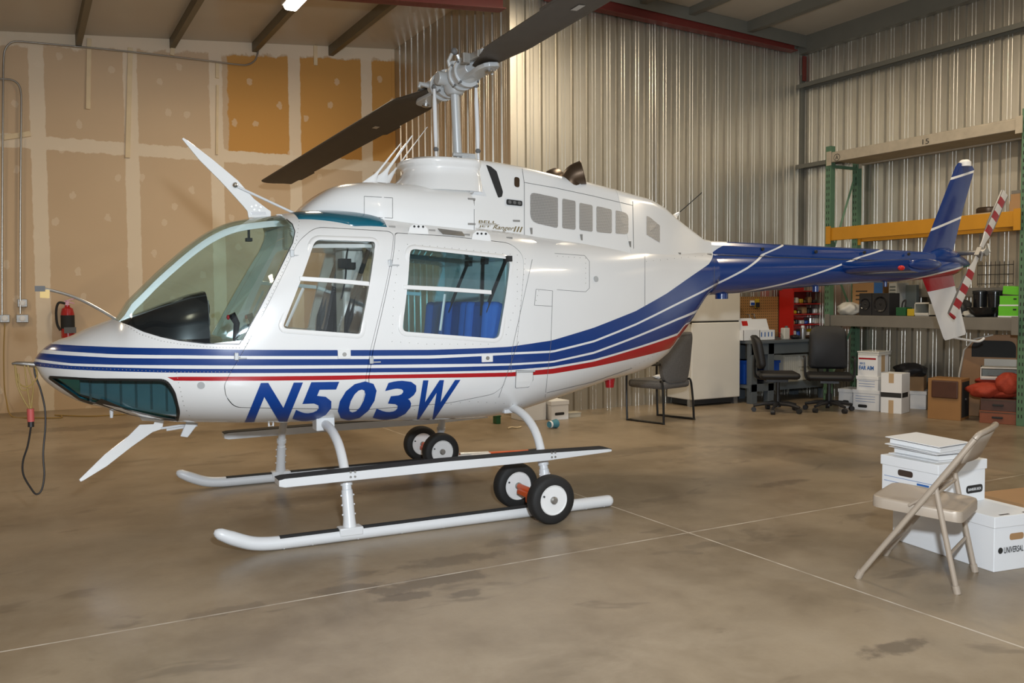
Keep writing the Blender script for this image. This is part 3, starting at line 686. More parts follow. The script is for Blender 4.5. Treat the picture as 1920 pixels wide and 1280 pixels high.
# fixed step or vent under the red stripe
sb = decal('access_plate', flat(rpoly([(968, 695), (998, 694), (998, 712), (991, 724), (966, 726)], 3, 3)), FB, 'gloss_white', .004, thick=.003)
seam([(967, 727), (991, 725), (999, 712), (999, 694), (967, 694), (966, 727)], FB, .8, off=.002)
p, no = hit(984, 695); MB().box(p+no*.012, (.13, .012, .012)).build('plate_lever', 'grey_metal', sb, bevel=.003)
# rivet rows
rv = MB()
def rivets(pts, k, tree=FB, r=.0028):
    tot = 0
    for a, b in zip(pts, pts[1:]):
        a, b = Vector(a), Vector(b); c_ = max(1, int((b-a).length/k))
        for i in range(c_):
            q = a+(b-a)*i/c_; p, no = hit(q.x, q.y, tree)
            rv.lathe([(r, -.001), (r*.8, .0016), (.0002, .0022)], p, no, 6)
rivets([(76, 684), (134, 689), (215, 692), (325, 697), (440, 697)], 7); rivets([(220, 600), (262, 626), (302, 639), (345, 646), (400, 651), (455, 652)], 6)
rivets([(561, 415), (556, 450), (520, 530), (470, 630), (440, 690)], 7); rivets([(764, 458), (820, 462), (970, 478), (970, 560), (945, 640)], 13); rivets([(748, 470), (738, 560), (735, 640), (800, 645), (930, 645)], 14)
rivets([(985, 485), (975, 583), (969, 640)], 9); rivets([(331, 700), (345, 760), (360, 788)], 8)
rivets([(1010, 545), (1003, 572)], 8); rivets([(1045, 480), (1098, 484), (1098, 540)], 9); rivets([(760, 770), (880, 752), (1010, 760)], 16); rivets([(1212, 490), (1330, 478)], 12); rivets([(1150, 705), (1240, 660)], 9)
rvo = rv.build('rivets', 'dull_steel', heli); rvo['kind'] = 'stuff'
# brackets on the roof edge
for x0, x1, y0, y1 in ((765, 804, 420, 432), (884, 921, 432, 445)):
    P = [hl(x0, y1, -.5), hl(x0+3, (y0+y1)/2, -.5), hl(x0+10, y0, -.5), hl(x1-9, y0+1.5, -.5), hl(x1-2, (y0+y1)/2+2, -.5), hl(x1, y1+1, -.5)]
    mb = MB(); mb.prism([p+Vector((0, 0, -.02)) if i in (0, 5) else p for i, p in enumerate(P)], (0, .012, 0)); o = mb.build('lifting_bracket', 'gloss_white', heli, bevel=.002)
    for f_ in (.3, .5, .72): 
        h = P[0].lerp(P[-1], f_)+Vector((0, -.001, .025)); MB().cyl(h, h+Vector((0, -.003, 0)), .007, n=10).build('bolt_hole', 'black_matt', o)
P = [(820, 430), (866, 436), (871, 444), (830, 440)]; decal('roof_vent', flat(P), FB, 'dull_steel', .004, thick=.004)
# ------------------------------------------------------------------ rotor
HUB = Vector((-.02, 0, 2.775))
MB().tube([(0, 0, 2.2), (-.012, 0, 2.5), (-.02, 0, 2.70)], .030, 20).build('mast', 'grey_metal', heli, smooth=True)
cl = MB(); cl.lathe([(.05, 2.215), (.055, 2.235), (.04, 2.24), (.04, 2.25)], n=20); cl.box((.055, -.01, 2.255), (.1, .1, .06)); cl.cyl((-.06, -.05, 2.272), (.05, -.05, 2.272), .014).build('mast_collar', 'grey_metal', heli, smooth=True, bevel=.004)
BA = math.radians(92.6)
bx = Vector((math.cos(BA), math.sin(BA), 0)); by = Vector((0, 0, 1)).cross(bx)
hubm = MB(); R90 = Matrix((bx, by, Vector((0, 0, 1)))).transposed()
hubm.lathe([(.05, -.1), (.07, -.07), (.075, .0), (.06, .06), (.035, .085), (.035, .12), (.012, .125)], HUB, n=24)
hubm.box(HUB, (.34, .13, .07), R90); hubm.cyl(HUB-by*.13, HUB+by*.13, .045, n=20)
ho = hubm.build('rotor_hub', 'grey_metal', heli, smooth=True, bevel=.006)
for s in (-1, 1):
    MB().tube([HUB+by*s*.03+Vector((0, 0, .06)), HUB+by*s*.045+Vector((0, 0, .12)), HUB+by*s*.02+Vector((0, 0, .17))], .012, 8).build('hub_bracket', 'grey_metal', ho, smooth=True)
MB().ball(HUB+Vector((0, 0, .19)), .024).build('hub_spindle', 'seam_dark', ho, smooth=True)
for s in (1, -1):                            # s=+1 far blade, -1 near blade
    ax = bx*s; ch = by*s                     # chord axis; leading edge side = +ch
    rise = -.026 if s > 0 else .046
    A = (ax + Vector((0, 0, rise))).normalized()
    # pitch: leading edge a little raised towards the viewer's side
    up = Vector((0, 0, 1)); ct_ = (ch*math.cos(.12)+up*math.sin(.12)); nt_ = A.cross(ct_).normalized() if s > 0 else A.cross(ct_).normalized()
    if nt_.z < 0: nt_ = -nt_
    def B(r, c_, h_): return HUB + A*r + ct_*c_ + nt_*h_
    g = MB()
    g.rings([[B(r, math.cos(2*PI*k/20)*w_, math.sin(2*PI*k/20)*h_) for k in range(20)] for r, w_, h_ in [(.10, .085, .08), (.15, .09, .085), (.2, .085, .075), (.26, .075, .06), (.30, .07, .045)]])
    for hh in (-.045, .045):
        g.rings([[B(r, -w_, hh-.013), B(r, w_, hh-.013), B(r, w_, hh+.013), B(r, -w_, hh+.013)] for r, w_ in [(.22, .06), (.34, .062), (.46, .07), (.52, .055), (.545, .03)]])
    go = g.build('blade_grip', 'grey_metal', heli, smooth=True, bevel=.004, angle=30)
    for rr_ in (.105, .19):
        cg = MB(); cg.lathe([(.086, -.012), (.098, -.010), (.098, .010), (.086, .012)], B(rr_, 0, 0), A, 28); cgo = cg.build('grip_collar', 'grey_metal', go, smooth=True, angle=30)
        for k in range(4): a_ = PI/4+PI/2*k; MB().cyl(B(rr_-.016, .09*math.cos(a_), .09*math.sin(a_)), B(rr_+.016, .09*math.cos(a_), .09*math.sin(a_)), .009, n=8).build('collar_bolt', 'seam_dark', cgo)
    for hh in (-.07, .07): MB().cyl(B(.47, 0, hh-.008 if hh < 0 else hh-.012), B(.47, 0, hh+.012 if hh < 0 else hh+.008), .026, n=12).build('blade_bolt', 'chrome', go)
    MB().tube([B(.24, .06, 0), B(.24, .15, .0), B(.24, .155, -.03)], [.018, .014, .012], 8).build('pitch_horn', 'grey_metal', go)
    R0, R1 = .36, 4.76
    prof = [(.155, 0), (.150, .010), (.13, .018), (.09, .022), (.03, .02), (-.06, .012), (-.155, .002), (-.155, -.002), (-.06, -.012), (.03, -.02), (.09, -.022), (.13, -.018), (.150, -.010)]
    def sect(r, k=1., a=0., kt=1.): return [B(r - (a*(.155-c_) if a else 0), c_*k, h_*kt) for c_, h_ in prof]
    b = MB(); b.rings([sect(R0, .30, 0, 1.2), sect(R0+.12, .52, 0, 1.3), sect(R0+.28, .80, 0, 1.1), sect(R0+.36, .97), sect(R0+.42)] + [sect(r) for r in np.linspace(1.2, R1-.12, 8)] + [sect(R1, 1., .55)])
    bo = b.build('rotor_blade', 'blade_brown', heli, smooth=True, angle=25)
    for ra, rb in ((1.35, 1.75), (3.75, 4.35)):
        tbm = MB(); tbm.prism([B(ra, -.15, .0015), B(ra+.05, -.178, .0015), B(rb-.05, -.178, .0015), B(rb, -.15, .0015)], nt_*-.003)
        tbm.build('trim_tab', 'blade_brown', bo)
    MB().prism([B(1.45, .02, -.0206), B(1.45, -.02, -.0185), B(1.53, -.02, -.0185), B(1.53, .02, -.0206)], nt_*-.001).build('data_plate', 'steel', bo)
    db = MB(); db.box(B(.50, -.1, .02), (.12, .02, .04), R90); db.box(B(.44, -.13, .02), (.03, .05, .06), R90); db.build('drag_brace', 'dull_steel', bo, bevel=.003)
for px0, py0, px1, py1, la in ((818, 296, 814, 160, 0.12), (897, 300, 892, 158, -.14)):
    a, b = hl(px0, py0, la), hl(px1, py1, la); l = MB().tube([a, a.lerp(b, .12), a.lerp(b, .3), a.lerp(b, .75), a.lerp(b, .93), b], [.010, .010, .0145, .0145, .010, .010], 12).build('pitch_link', 'heli_white', heli, smooth=True)
    for f_ in (.12, .98): MB().ball(a.lerp(b, f_), .018).build('rod_end', 'seam_dark', l, smooth=True)
# ------------------------------------------------------------------ exhausts, aerials, wire cutters
for s in (-1, 1):
    P = [hl(1068, 356, -.14), hl(1071, 338, -.15), hl(1079, 328, -.17), hl(1094, 323, -.20)]
    P = [Vector((p_.x, s*-p_.y, p_.z)) for p_ in P]
    P = smoothpath(P, 5); N_ = len(P)
    ex = MB(); ex.tube(P, [.066+.02*i/N_ for i in range(N_)], 22, cap=False); o = ex.build('exhaust_stack', 'exhaust', heli, smooth=True)
    sd = o.modifiers.new('t', 'SOLIDIFY'); sd.thickness = .004
    o['label'] = 'brown heat-stained exhaust pipe'
for (a, b, w_), la in zip((((692, 343), (752, 268), 1), ((708, 343), (773, 254), 1.4), ((722, 343), (801, 238), .7)), (-.14, 0, .14)):
    p, q = hl(*a, la), hl(*b, la); mb = MB(); d_ = q-p
    mb.rings([[p+d_*t+Vector((math.cos(2*PI*k/10)*c_*w_, math.sin(2*PI*k/10)*.006, 0)) for k in range(10)] for t, c_ in [(-.02, .05), (.08, .035), (.22, .014), (.3, .010), (1, .004)]])
    mb.build('whip_aerial', 'gloss_white', heli, smooth=True, angle=60)
p, q = hl(1266, 405, 0), hl(1316, 361, 0)
ao = MB().tube([p, p.lerp(q, .15)], [.02, .008], 10).build('rear_aerial', 'gloss_white', heli, smooth=True); MB().tube([p.lerp(q, .12), q], .004, 8).build('aerial_rod', 'black_matt', ao)
def plate(name, pts, la, th, m_='gloss_white', bv=.002, parent=heli):
    mb = MB(); mb.prism([hl(a, b, la-th/2) for a, b in pts], (0, th, 0)); return mb.build(name, m_, parent, bevel=bv)
cu = plate('wire_cutter', [(341, 260), (344, 258), (352, 263), (398, 298), (446, 338), (476, 372), (494, 386), (508, 396), (508, 407), (466, 408), (464, 396), (456, 386), (414, 340), (374, 300)], 0, .012)
plate('cutter_blade', [(470, 397), (498, 397), (500, 402), (472, 402)], -.008, .006, 'chrome', 0, cu)
MB().tube([hl(441, 348, -.01), hl(557, 402, -.01)], .008, 10).build('cutter_strut', 'heli_white', cu, smooth=True); MB().ball(hl(441, 347, -.012), .018).build('strut_bolt', 'chrome', cu)
for q in [(472, 387), (480, 385), (489, 388), (477, 393), (486, 394)]: MB().cyl(hl(*q, -.005), hl(*q, -.010), .006, n=8).build('cutter_bolt', 'dull_steel', cu)
cl_ = plate('wire_cutter', [(148, 899), (151, 903), (156, 901), (200, 874), (246, 838), (286, 810), (304, 804), (309, 782), (258, 778), (266, 788), (290, 790), (288, 795), (262, 796), (240, 818), (196, 852)], 0, .012)
for q in [(302, 803), (312, 806)]: MB().tube([hl(*q, -.01), hl(q[0]+58, q[1]-9, -.01)], .007, 8).build('cutter_strut', 'heli_white', cl_)
pl = MB(); pl.prism([hl(338, 818, -.05), hl(352, 820, -.05), hl(372, 794, -.05), hl(350, 790, -.05)], (0, .02, 0)); pl.build('belly_aerial', 'heli_white', heli, bevel=.004)
MB().tube([hl(209, 766, -.05), hl(209, 783, -.05)], [.012, .008], 10).build('drain_mast', 'heli_white', heli, smooth=True)
MB().tube([hl(22, 682, 0), hl(30, 681, 0), hl(44, 682, 0), hl(66, 684, 0), hl(90, 685, 0)], [.006, .011, .013, .016, .018], 14).build('pitot_tube', 'chrome', heli, smooth=True)
wd_ = smoothpath([hl(222, 602, -.02), hl(200, 588, -.02), hl(160, 566, -.02), (hl(125, 552, -.02)), hl(90, 543, -.02), hl(72, 541, -.02)], 5)
wo = MB().tube(wd_, .008, 8).build('nose_strip', 'steel', heli, smooth=True); mb = MB(); mb.box(hl(75, 541, -.02), (.05, .03, .03)); mb.build('strip_clip', 'seam_dark', wo)
tg = MB(); tg.prism([hl(75, 543, -.03), hl(93, 543, -.03), hl(93, 559, -.03), hl(75, 558, -.03)], (0, .004, 0)); mat('amber_tag', (.65, .40, .03), .4); o = tg.build('yellow_tag', 'amber_tag', wo); o['label'] = 'amber yellow tag'
rd = [hl(150, 622, 0), hl(172, 611, 0), hl(200, 600, 0), hl(219, 593, 0)]
# belly lamps and light under the tail
p, no = hit(1172, 712); MB().lathe([(.03, -.1), (.034, -.07), (.045, .02)], (p.x, -.12, p.z-.01), (0, 0, 1), 16).build('belly_beacon', 'heli_red', heli, smooth=True)
for q in [(1206, 697), (512, 793)]:
    p, no = hit(*q); MB().tube([p+Vector((-.015, .06, .02)), p+Vector((-.012, .06, -.03)), p+Vector((.012, .06, -.03)), p+Vector((.015, .06, .02))], .006, 6).build('tie_down_ring', 'gloss_white', heli)
for (a_, b_, r_) in [(1353, 552, .05), (1529, 539, .028), (1660, 530, .016)]:
    h = hl(a_, b_, -.0); MB().lathe([(r_, -.035), (r_, .06)], h+Vector((0, 0, .0)), (0, 0, 1), 18).build('boom_aerial', 'heli_blue', heli, smooth=True)
# ------------------------------------------------------------------ tail surfaces
def airfoil(p0, p1, th, n=10):               # leading to trailing edge, thickness along y
    d = p1-p0; out = []
    for sgn in (1, -1):
        rng = range(n+1) if sgn > 0 else range(n-1, 0, -1)
        for i in rng:
            t = i/n; y_ = th*2.6*(.2969*t**.5-.126*t-.3516*t*t+.2843*t**3-.1015*t**4)
            out.append(p0+d*t+Vector((0, sgn*y_, 0)))
    return out
m = mat('fin_livery', (.01, .03, .2), .25, coat=.4); n = NT(m); v, x, y, z = n.xyz()
def lineby(a, b): k = (b.z-a.z)/(b.x-a.x); return n.m('SUBTRACT', z, n.m('ADD', n.m('MULTIPLY', n.m('SUBTRACT', x, a.x), k), a.z))
s1 = n.m('LESS_THAN', n.m('ABSOLUTE', lineby(hl(1784, 334.5, 0), hl(1827, 321, 0))), .011); s2 = n.m('LESS_THAN', n.m('ABSOLUTE', lineby(hl(1745, 431, 0), hl(1803, 407, 0))), .011)
low = n.m('LESS_THAN', z, 1.6); redz = n.m('GREATER_THAN', lineby(hl(1739, 547, 0), hl(1790, 536, 0)), 0.)
c = n.mix(n.m('MAXIMUM', s1, s2), (.003, .026, .16), (.75, .75, .74)); c = n.mix(low, c, n.mix(redz, (.74, .74, .74), (.35, .006, .012))); n.put(n.b.inputs['Base Color'], c)
fu = MB(); fu.rings([airfoil(hl(*a, 0), hl(*b, 0), .036) for a, b in (((1724, 484), (1782, 492)), ((1731, 468), (1787, 470)), ((1762, 388), (1806, 392)), ((1791, 313), (1827, 318)), ((1797, 305), (1823, 311)))])
fo = fu.build('tail_fin', 'fin_livery', heli, smooth=True, angle=40)
MB().lathe([(.055, -.03), (.055, .01), (.035, .03)], hl(1809, 306, 0), (0, 0, 1), 18).build('fin_cap_light', 'gloss_white', fo, smooth=True)
flw = MB(); flw.rings([airfoil(hl(*a, 0), hl(*b, 0), .034) for a, b in (((1724, 508), (1784, 500)), ((1729, 522), (1786, 516)), ((1744, 560), (1794, 549)), ((1769, 634), (1811, 622)), ((1772, 638), (1810, 627)))])
fl2 = flw.build('ventral_fin', 'fin_livery', heli, smooth=True, angle=40)
MB().tube(smoothpath([hl(1790, 633, 0), hl(1812, 637, 0), hl(1832, 640, 0), hl(1840, 638, 0), hl(1845, 634, 0)], 4), .011, 10).build('tail_guard', 'heli_white', fl2, smooth=True)
# stabiliser
st = MB(); zc = bzt(3.7)-.10
def stsec(y_, xl, ch, th): return [(xl+ch*t_, y_, zc+h_*th) for t_, h_ in [(0, 0), (.02, .35), (.1, .5), (.35, .5), (.7, .3), (1, .04), (1, -.04), (.7, -.5), (.35, -.75), (.1, -.6), (.02, -.35)]]
st.rings([stsec(y_, 3.42, .36, .085) for y_ in (-.80, -.1, .1, .80)]); sto = st.build('stabiliser', 'heli_blue', heli, smooth=True, angle=40)
for s in (-1, 1):
    e = MB(); e.ball((3.6, s*.81, zc), 1, (.19, .025, .045), 16); e.build('stabiliser_tip', 'heli_blue', sto, smooth=True)
mat('red_lens', (.6, .01, .01), .15, emit=.0); MB().ball(hl(1690, 502, -.80), .022, (1.4, 1, .9)).build('navigation_light', 'red_lens', sto, smooth=True)
# tail rotor on the near side of the fin
m = mat('tail_blade', (.72, .70, .68), .4); n = NT(m); v, x, y, z = n.xyz()
TR = hl(1836, 473, -.25); t1, t2 = hl(1884, 361, -.25), hl(1783, 593, -.25)
L1 = (t1-TR).length
d1 = (t1-TR).normalized()
rr = n.m('ABSOLUTE', n.m('ADD', n.m('MULTIPLY', n.m('SUBTRACT', x, TR.x), d1.x), n.m('MULTIPLY', n.m('SUBTRACT', z, TR.z), d1.z)))
ph = n.m('FRACT', n.m('DIVIDE', n.m('SUBTRACT', L1*1.01, rr), L1*.235)); red = n.m('MULTIPLY', n.m('GREATER_THAN', ph, .5), n.m('GREATER_THAN', rr, L1*.30))
cc = n.m('SUBTRACT', n.m('MULTIPLY', n.m('SUBTRACT', z, TR.z), d1.x), n.m('MULTIPLY', n.m('SUBTRACT', x, TR.x), d1.z))
n.put(n.b.inputs['Base Color'], n.mix(n.m('GREATER_THAN', n.m('ABSOLUTE', cc), .0445), n.mix(red, (.66, .64, .61), (.33, .012, .02)), (.16, .15, .14)))
MB().cyl(TR+Vector((0, .26, 0)), TR+Vector((0, -.05, 0)), .022, n=14).build('tail_rotor_shaft', 'dull_steel', heli, smooth=True)
th = MB(); th.box(TR, (.09, .05, .05), Matrix((d1, Vector((0, 1, 0)), d1.cross(Vector((0, 1, 0))))).transposed()); th.cyl(TR+Vector((0, -.03, 0)), TR+Vector((0, -.075, 0)), .035, n=14)
tho = th.build('tail_rotor_hub', 'dull_steel', heli, bevel=.004); 
for s in (-1, 1):
    q = TR+d1*.09*s; MB().tube([TR+Vector((.05*s, -.07, .0)), q+Vector((.03, -.03, 0))], .008, 8).build('pitch_change_link', 'grey_metal', tho)
for tip in (t1, t2):
    d_ = (tip-TR).normalized(); c_ = d_.cross(Vector((0, 1, 0))).normalized(); L = (tip-TR).length; b = MB()
    ctw = c_
    prof = [(.5, 0), (.45, .09), (.2, .11), (-.5, .01), (-.5, -.01), (.2, -.11), (.45, -.09)]
    b.rings([[TR+d_*r+ctw*w_*a_+Vector((0, w_*h_*.9, 0)) for a_, h_ in prof] for r, w_ in [(.05, .05), (.12, .055), (.2, .09), (L*.45, .115), (L*.98, .115), (L, .105)]])
    bo = b.build('tail_rotor_blade', 'tail_blade', heli, smooth=True, angle=35)
# ------------------------------------------------------------------ landing gear
SKR = .036
for s in (-1, 1):
    y_ = s*.885
    pth = smoothpath([(-1.745, y_, .135), (-1.66, y_, .092), (-1.56, y_, .052), (-1.46, y_, SKR+.002), (-1.35, y_, SKR)], 5) + [Vector((.62, y_, SKR))]
    N_ = len(pth); sk = MB(); sk.tube(pth, [.010 if i == 0 else (.022 if i == 1 else min(SKR, .026+.002*i)) for i in range(N_)], 18); sk.ball((.62, y_, SKR), SKR, (1.0, 1, 1), 14)
    so = sk.build('skid_tube', 'heli_white', heli, smooth=True, angle=50)
    for a, b in ((-1.42, -1.10), (-.97, .12)):
        mb = MB(); mb.rings([[(x_, y_+SKR*1.03*math.sin(t_), SKR+SKR*1.06*math.cos(t_)) for t_ in np.linspace(-.75, .75, 7)] + [(x_, y_+SKR*.9*math.sin(t_), SKR+SKR*.9*math.cos(t_)) for t_ in np.linspace(.75, -.75, 7)] for x_ in (a, b)]); mb.build('grip_tape', 'black_matt', so)
    for x_ in (-1.52, -1.4, -1.25, -1.0, -.75, -.5, .45, .58): MB().ball((x_, y_-s*(-.018), .010 if x_ > -1.46 else .02), .007, n=8).build('shoe_bolt', 'heli_white', so)
    stp = MB(); P = [(-1.43, .378, .346), (-1.40, .384, .338), (-.5, .394, .342), (.15, .388, .342), (.58, .377, .357), (.605, .372, .360)]
    stp.rings([[(x_, s*.955, zb_), (x_, s*.955, zt_), (x_, s*.845, zt_), (x_, s*.845, zb_)] for x_, zt_, zb_ in P]); sto_ = stp.build('cabin_step', 'heli_white', heli, bevel=.003)
    t_ = MB(); t_.rings([[(x_, s*.953, zt_), (x_, s*.953, zt_+.004), (x_, s*.847, zt_+.004), (x_, s*.847, zt_)] for x_, zt_, zb_ in P]); t_.build('grip_tape', 'black_matt', sto_)
    for xc in (-1.04, .19):
        for dx_ in (-.012, .012):
            for dz_ in (-.014, .012): MB().cyl((xc+dx_, s*.95, .375+dz_), (xc+dx_, s*.961, .375+dz_), .006, n=8).build('step_bolt', 'dull_steel', sto_)
for xc, zin in ((-1.04, .575), (.19, .60)):
    P = [(0, zin), (.36, zin), (.46, zin-.006), (.58, zin-.032), (.69, zin-.085), (.77, zin-.165), (.82, .32), (.85, .22), (.872, .12), (.883, .06)]
    pts = [Vector((xc, -a, b)) for a, b in P[::-1]] + [Vector((xc, a, b)) for a, b in P[1:]]
    cto = MB().tube(smoothpath(pts, 3), .0265, 16).build('cross_tube', 'heli_white', heli, smooth=True)
    for s in (-1, 1):
        c_ = MB(); c_.tube([(xc, s*.835, .27), (xc, s*.872, .12), (xc, s*.884, .05)], [.031, .033, .04], 16); c_.box((xc, s*.885, .055), (.13, .075, .045)); c_.build('skid_saddle', 'heli_white', cto, smooth=True, bevel=.006)
        for k in range(3):
            for dx_ in (-.034, .034): MB().ball((xc+dx_, s*(.845+.012*k), .24-.05*k), .0055, n=8).build('saddle_bolt', 'heli_white', cto)
        MB().tube([(xc, s*.825, .315), (xc, s*.832, .29)], .033, 16).build('tube_clamp', 'heli_white', cto)
    for s in (-1, 1): MB().box((xc, s*.36, .575 if xc < 0 else .60), (.11, .1, .075)).build('tube_fairing', 'heli_white', cto, bevel=.006)
# ------------------------------------------------------------------ cabin interior
mat('bulkhead_grey', (.16, .17, .17), .6, 0, .2, 8)
mat('liner_white', (.62, .62, .6), .6)
FLZ = .80
mb = MB(); mb.b2((-1.65, -.50, FLZ-.03), (.02, .50, FLZ)); mb.build('cabin_floor', 'liner_grey', heli)
mb = MB(); mb.b2((.10, -.50, .76), (.13, .50, 1.62)); mb.build('aft_bulkhead', 'liner_grey', heli)
gs = MB(); rs = []
for x_, zt_, hw_, zb_ in [(-2.17, 1.17, .16, 1.08), (-2.05, 1.225, .22, 1.06), (-1.9, 1.29, .27, 1.05), (-1.75, 1.345, .29, 1.04), (-1.665, 1.365, .285, 1.04)]:
    rs.append([(x_, -hw_*1.04, zb_)] + [(x_, math.copysign(abs(math.cos(a))**.5, -math.cos(a))*hw_, zb_+(zt_-zb_)*abs(math.sin(a))**.6) for a in np.linspace(.25, PI-.25, 13)] + [(x_, hw_*1.04, zb_)])
gs.rings(rs); go = gs.build('instrument_hood', 'black_gloss', heli, smooth=True, angle=40)
ip = MB(); ip.prism([(-1.668, -.24, 1.07), (-1.668, .24, 1.07), (-1.668, .22, 1.31), (-1.668, -.22, 1.31)], (.012, 0, 0)); ipo = ip.build('instrument_panel', 'seam_dark', go)
for i in range(3):
    for j in range(4): MB().cyl((-1.657, -.165+.11*j, 1.11+.075*i), (-1.648, -.165+.11*j, 1.11+.075*i), .03, n=14).build('gauge', 'black_gloss', ipo)
ng = MB(); rs = []
for x_ in np.linspace(-2.2, -1.60, 9):
    hw_ = max(fhw(x_)-.06, .05); rs.append([(x_, -hw_, 1.055), (x_, -hw_*.5, 1.10), (x_, hw_*.5, 1.10), (x_, hw_, 1.055), (x_, hw_, 1.03), (x_, -hw_, 1.03)])
ng.rings(rs); ng.build('glare_shield', 'black_gloss', heli, smooth=True, angle=40)
for s in (-1, 1):
    nb = MB(); nb.prism([(-2.33, s*.14, .80), (-2.33, s*.14, .95), (-1.86, s*.36, .95), (-1.86, s*.36, .67), (-2.1, s*.26, .72)], (0, s*-.01, 0)); nbo = nb.build('nose_bulkhead', 'bulkhead_grey', heli)
    for k in range(6): MB().tube([(-2.28+.075*k, s*(.172+.034*k), .93), (-2.28+.075*k, s*(.172+.034*k), .76-.012*k)], .006, 4).build('stiffener', 'seam_dark', nbo)
cpb = MB(); cpb.box(hl(460, 432, 0)+Vector((.02, 0, -.02)), (.012, .02, .07)); cpb.box(hl(460, 443, 0)+Vector((.02, 0, -.02)), (.035, .05, .02)); cpb.build('compass_bracket', 'black_matt', heli)
pd = MB(); pd.b2((-1.66, -.13, FLZ), (-1.5, .13, 1.07)); pd.build('centre_pedestal', 'seam_dark', heli, bevel=.01)
for la, (a, b, c_) in ((-.30, ((441, 636), (444, 606), (434, 588))), (.28, ((474, 634), (474, 606), (467, 588)))):
    P = [hl(*a, la)+Vector((0, 0, -.3)), hl(*a, la), hl(*b, la), hl(*c_, la)]; P[0].z = FLZ+.06
    o = MB().tube(P, [.012, .014, .018, .022], 10).build('cyclic_stick', 'black_gloss', heli, smooth=True)
    MB().ball(hl(*c_, la)+Vector((-.02, -.008, -.02)), .009, (1, .8, 1.6)).build('trigger', 'heli_red', o, smooth=True)
mat('dark_cloth', (.03, .028, .03), .8)
MB().b2((-.83, -.10, FLZ), (-.70, .10, 1.70)).build('control_column', 'liner_white', heli, bevel=.02)
for s in (-1, 1):                            # crew seats
    q = MB(); q.box((-.98, s*.33, .87), (.42, .42, .12)); qs = q.build('crew_seat', 'seat_grey', heli, smooth=True, bevel=.03)
    q = MB(); q.box((-.78, s*.33, 1.12), (.10, .42, .52), RY(.12)); q.build('seat_back', 'dark_cloth', qs, smooth=True, bevel=.03)
    q = MB(); q.tube([(-.745, s*.33-.05, 1.36), (-.80, s*.33-.05, 1.40), (-.87, s*.33-.04, 1.2), (-.90, s*.3, .95)], .014, 6); q.tube([(-.72, s*.33+.05, 1.62), (-.80, s*.33+.05, 1.40), (-.87, s*.33+.04, 1.2), (-.90, s*.35, .95)], .014, 6); q.build('shoulder_belt', 'black_matt', qs)
    q = MB(); q.b2((-.86, s*.14, FLZ), (-.72, s*.50, .86)); q.build('seat_box', 'liner_white', qs)
bs = MB(); bs.b2((-.42, -.50, FLZ), (.08, .50, .90)); bso = bs.build('bench_seat', 'seat_blue', heli, bevel=.03)
for y_ in (-.36, 0, .36):
    q = MB(); q.box((.02, y_, 1.06), (.10, .345, .46), RY(.1)); q.build('seat_back', 'seat_blue', bso, smooth=True, bevel=.035)
    for dy in (-.13, .13): q = MB(); q.box((-.03, y_+dy, 1.08), (.08, .06, .42), RY(.1)); q.build('seat_bolster', 'seat_blue', bso, smooth=True, bevel=.028)
def hx(px, py, x_):                         # pixel -> point on the cross plane x = x_ of the helicopter's frame
    d_ = HMI.to_3x3() @ ray(px, py); return RC + d_*((x_-RC.x)/d_.x)
for a, b in (((878, 497), (842, 585)), ((908, 493), (906, 590)), ((951, 488), (912, 585))):
    p, q_ = hx(*a, .085), hx(*b, -.03); d_ = q_-p
    q = MB(); q.box(p+Vector((.004, 0, .01)), (.03, .07, .035)); q.rings([[p+d_*t+Vector((-.01, a_, b_)) for a_, b_ in ((-.026, -.004), (.026, -.004), (.026, .004), (-.026, .004))] for t in (0, .5, 1)])
    q.build('shoulder_belt', 'black_matt', heli)
hd = MB(); P = [hl(655, 455, -.16), hl(650, 480, -.16), hl(648, 520, -.16), hl(640, 560, -.16)]
hd.tube(smoothpath(P, 4), .006, 6); hd.box(hl(646, 494, -.16), (.07, .06, .06)); hd.box(hl(658, 498, -.16), (.05, .05, .04)); hd.build('headset', 'black_matt', heli, bevel=.01)
# ------------------------------------------------------------------ lamps in the roof
def light_fixture(x, y0, y1, zt, label, power=60):
    t = thing('ceiling_light', label, 'ceiling light', (x, (y0+y1)/2, zt), 0, 'strip lights under the roof'); L = abs(y1-y0)
    mb = MB(); mb.box((0, 0, -.02), (.2, L, .05)); mb.build('housing', 'white_paint', t, bevel=.006)
    d = MB(); P = rpoly([(-.085, -.045), (-.06, -.09), (.06, -.09), (.085, -.045)], .02, 3); d.prism([(a, -L/2+.01, b) for a, b in P], (0, L-.02, 0)); d.build('diffuser', 'tube_glow', t)
    lamp('tube_light', 'AREA', (x, (y0+y1)/2, zt-.105), (0, 0, 0), power, WARM, shape='RECTANGLE', size=.16, size_y=L)
pl_ = wp(545, 28, 'Z', 4.42)
light_fixture(pl_.x, pl_.y-1.25, pl_.y, roofz(pl_.x)-.16, 'lit strip light under the purlins above the tan drywall')
for a_, b_, e_, lb_ in ((5.3, 6.6, 75, 'lit strip light over the tail boom near the corrugated wall'), (7.3, 4.2, 54, 'lit strip light nearest the pallet rack'), (-2.4, 9.0, 45, 'lit strip light at the far left of the tan drywall'), (.2, .6, 30, 'added unseen strip light at the left by the hangar door'), (7.2, .6, 30, 'added unseen strip light at the right by the hangar door')):  # the two by the hangar door are unseen, added for ambient light
    light_fixture(a_, b_-.6, b_+.6, roofz(a_)-.2, lb_, e_)
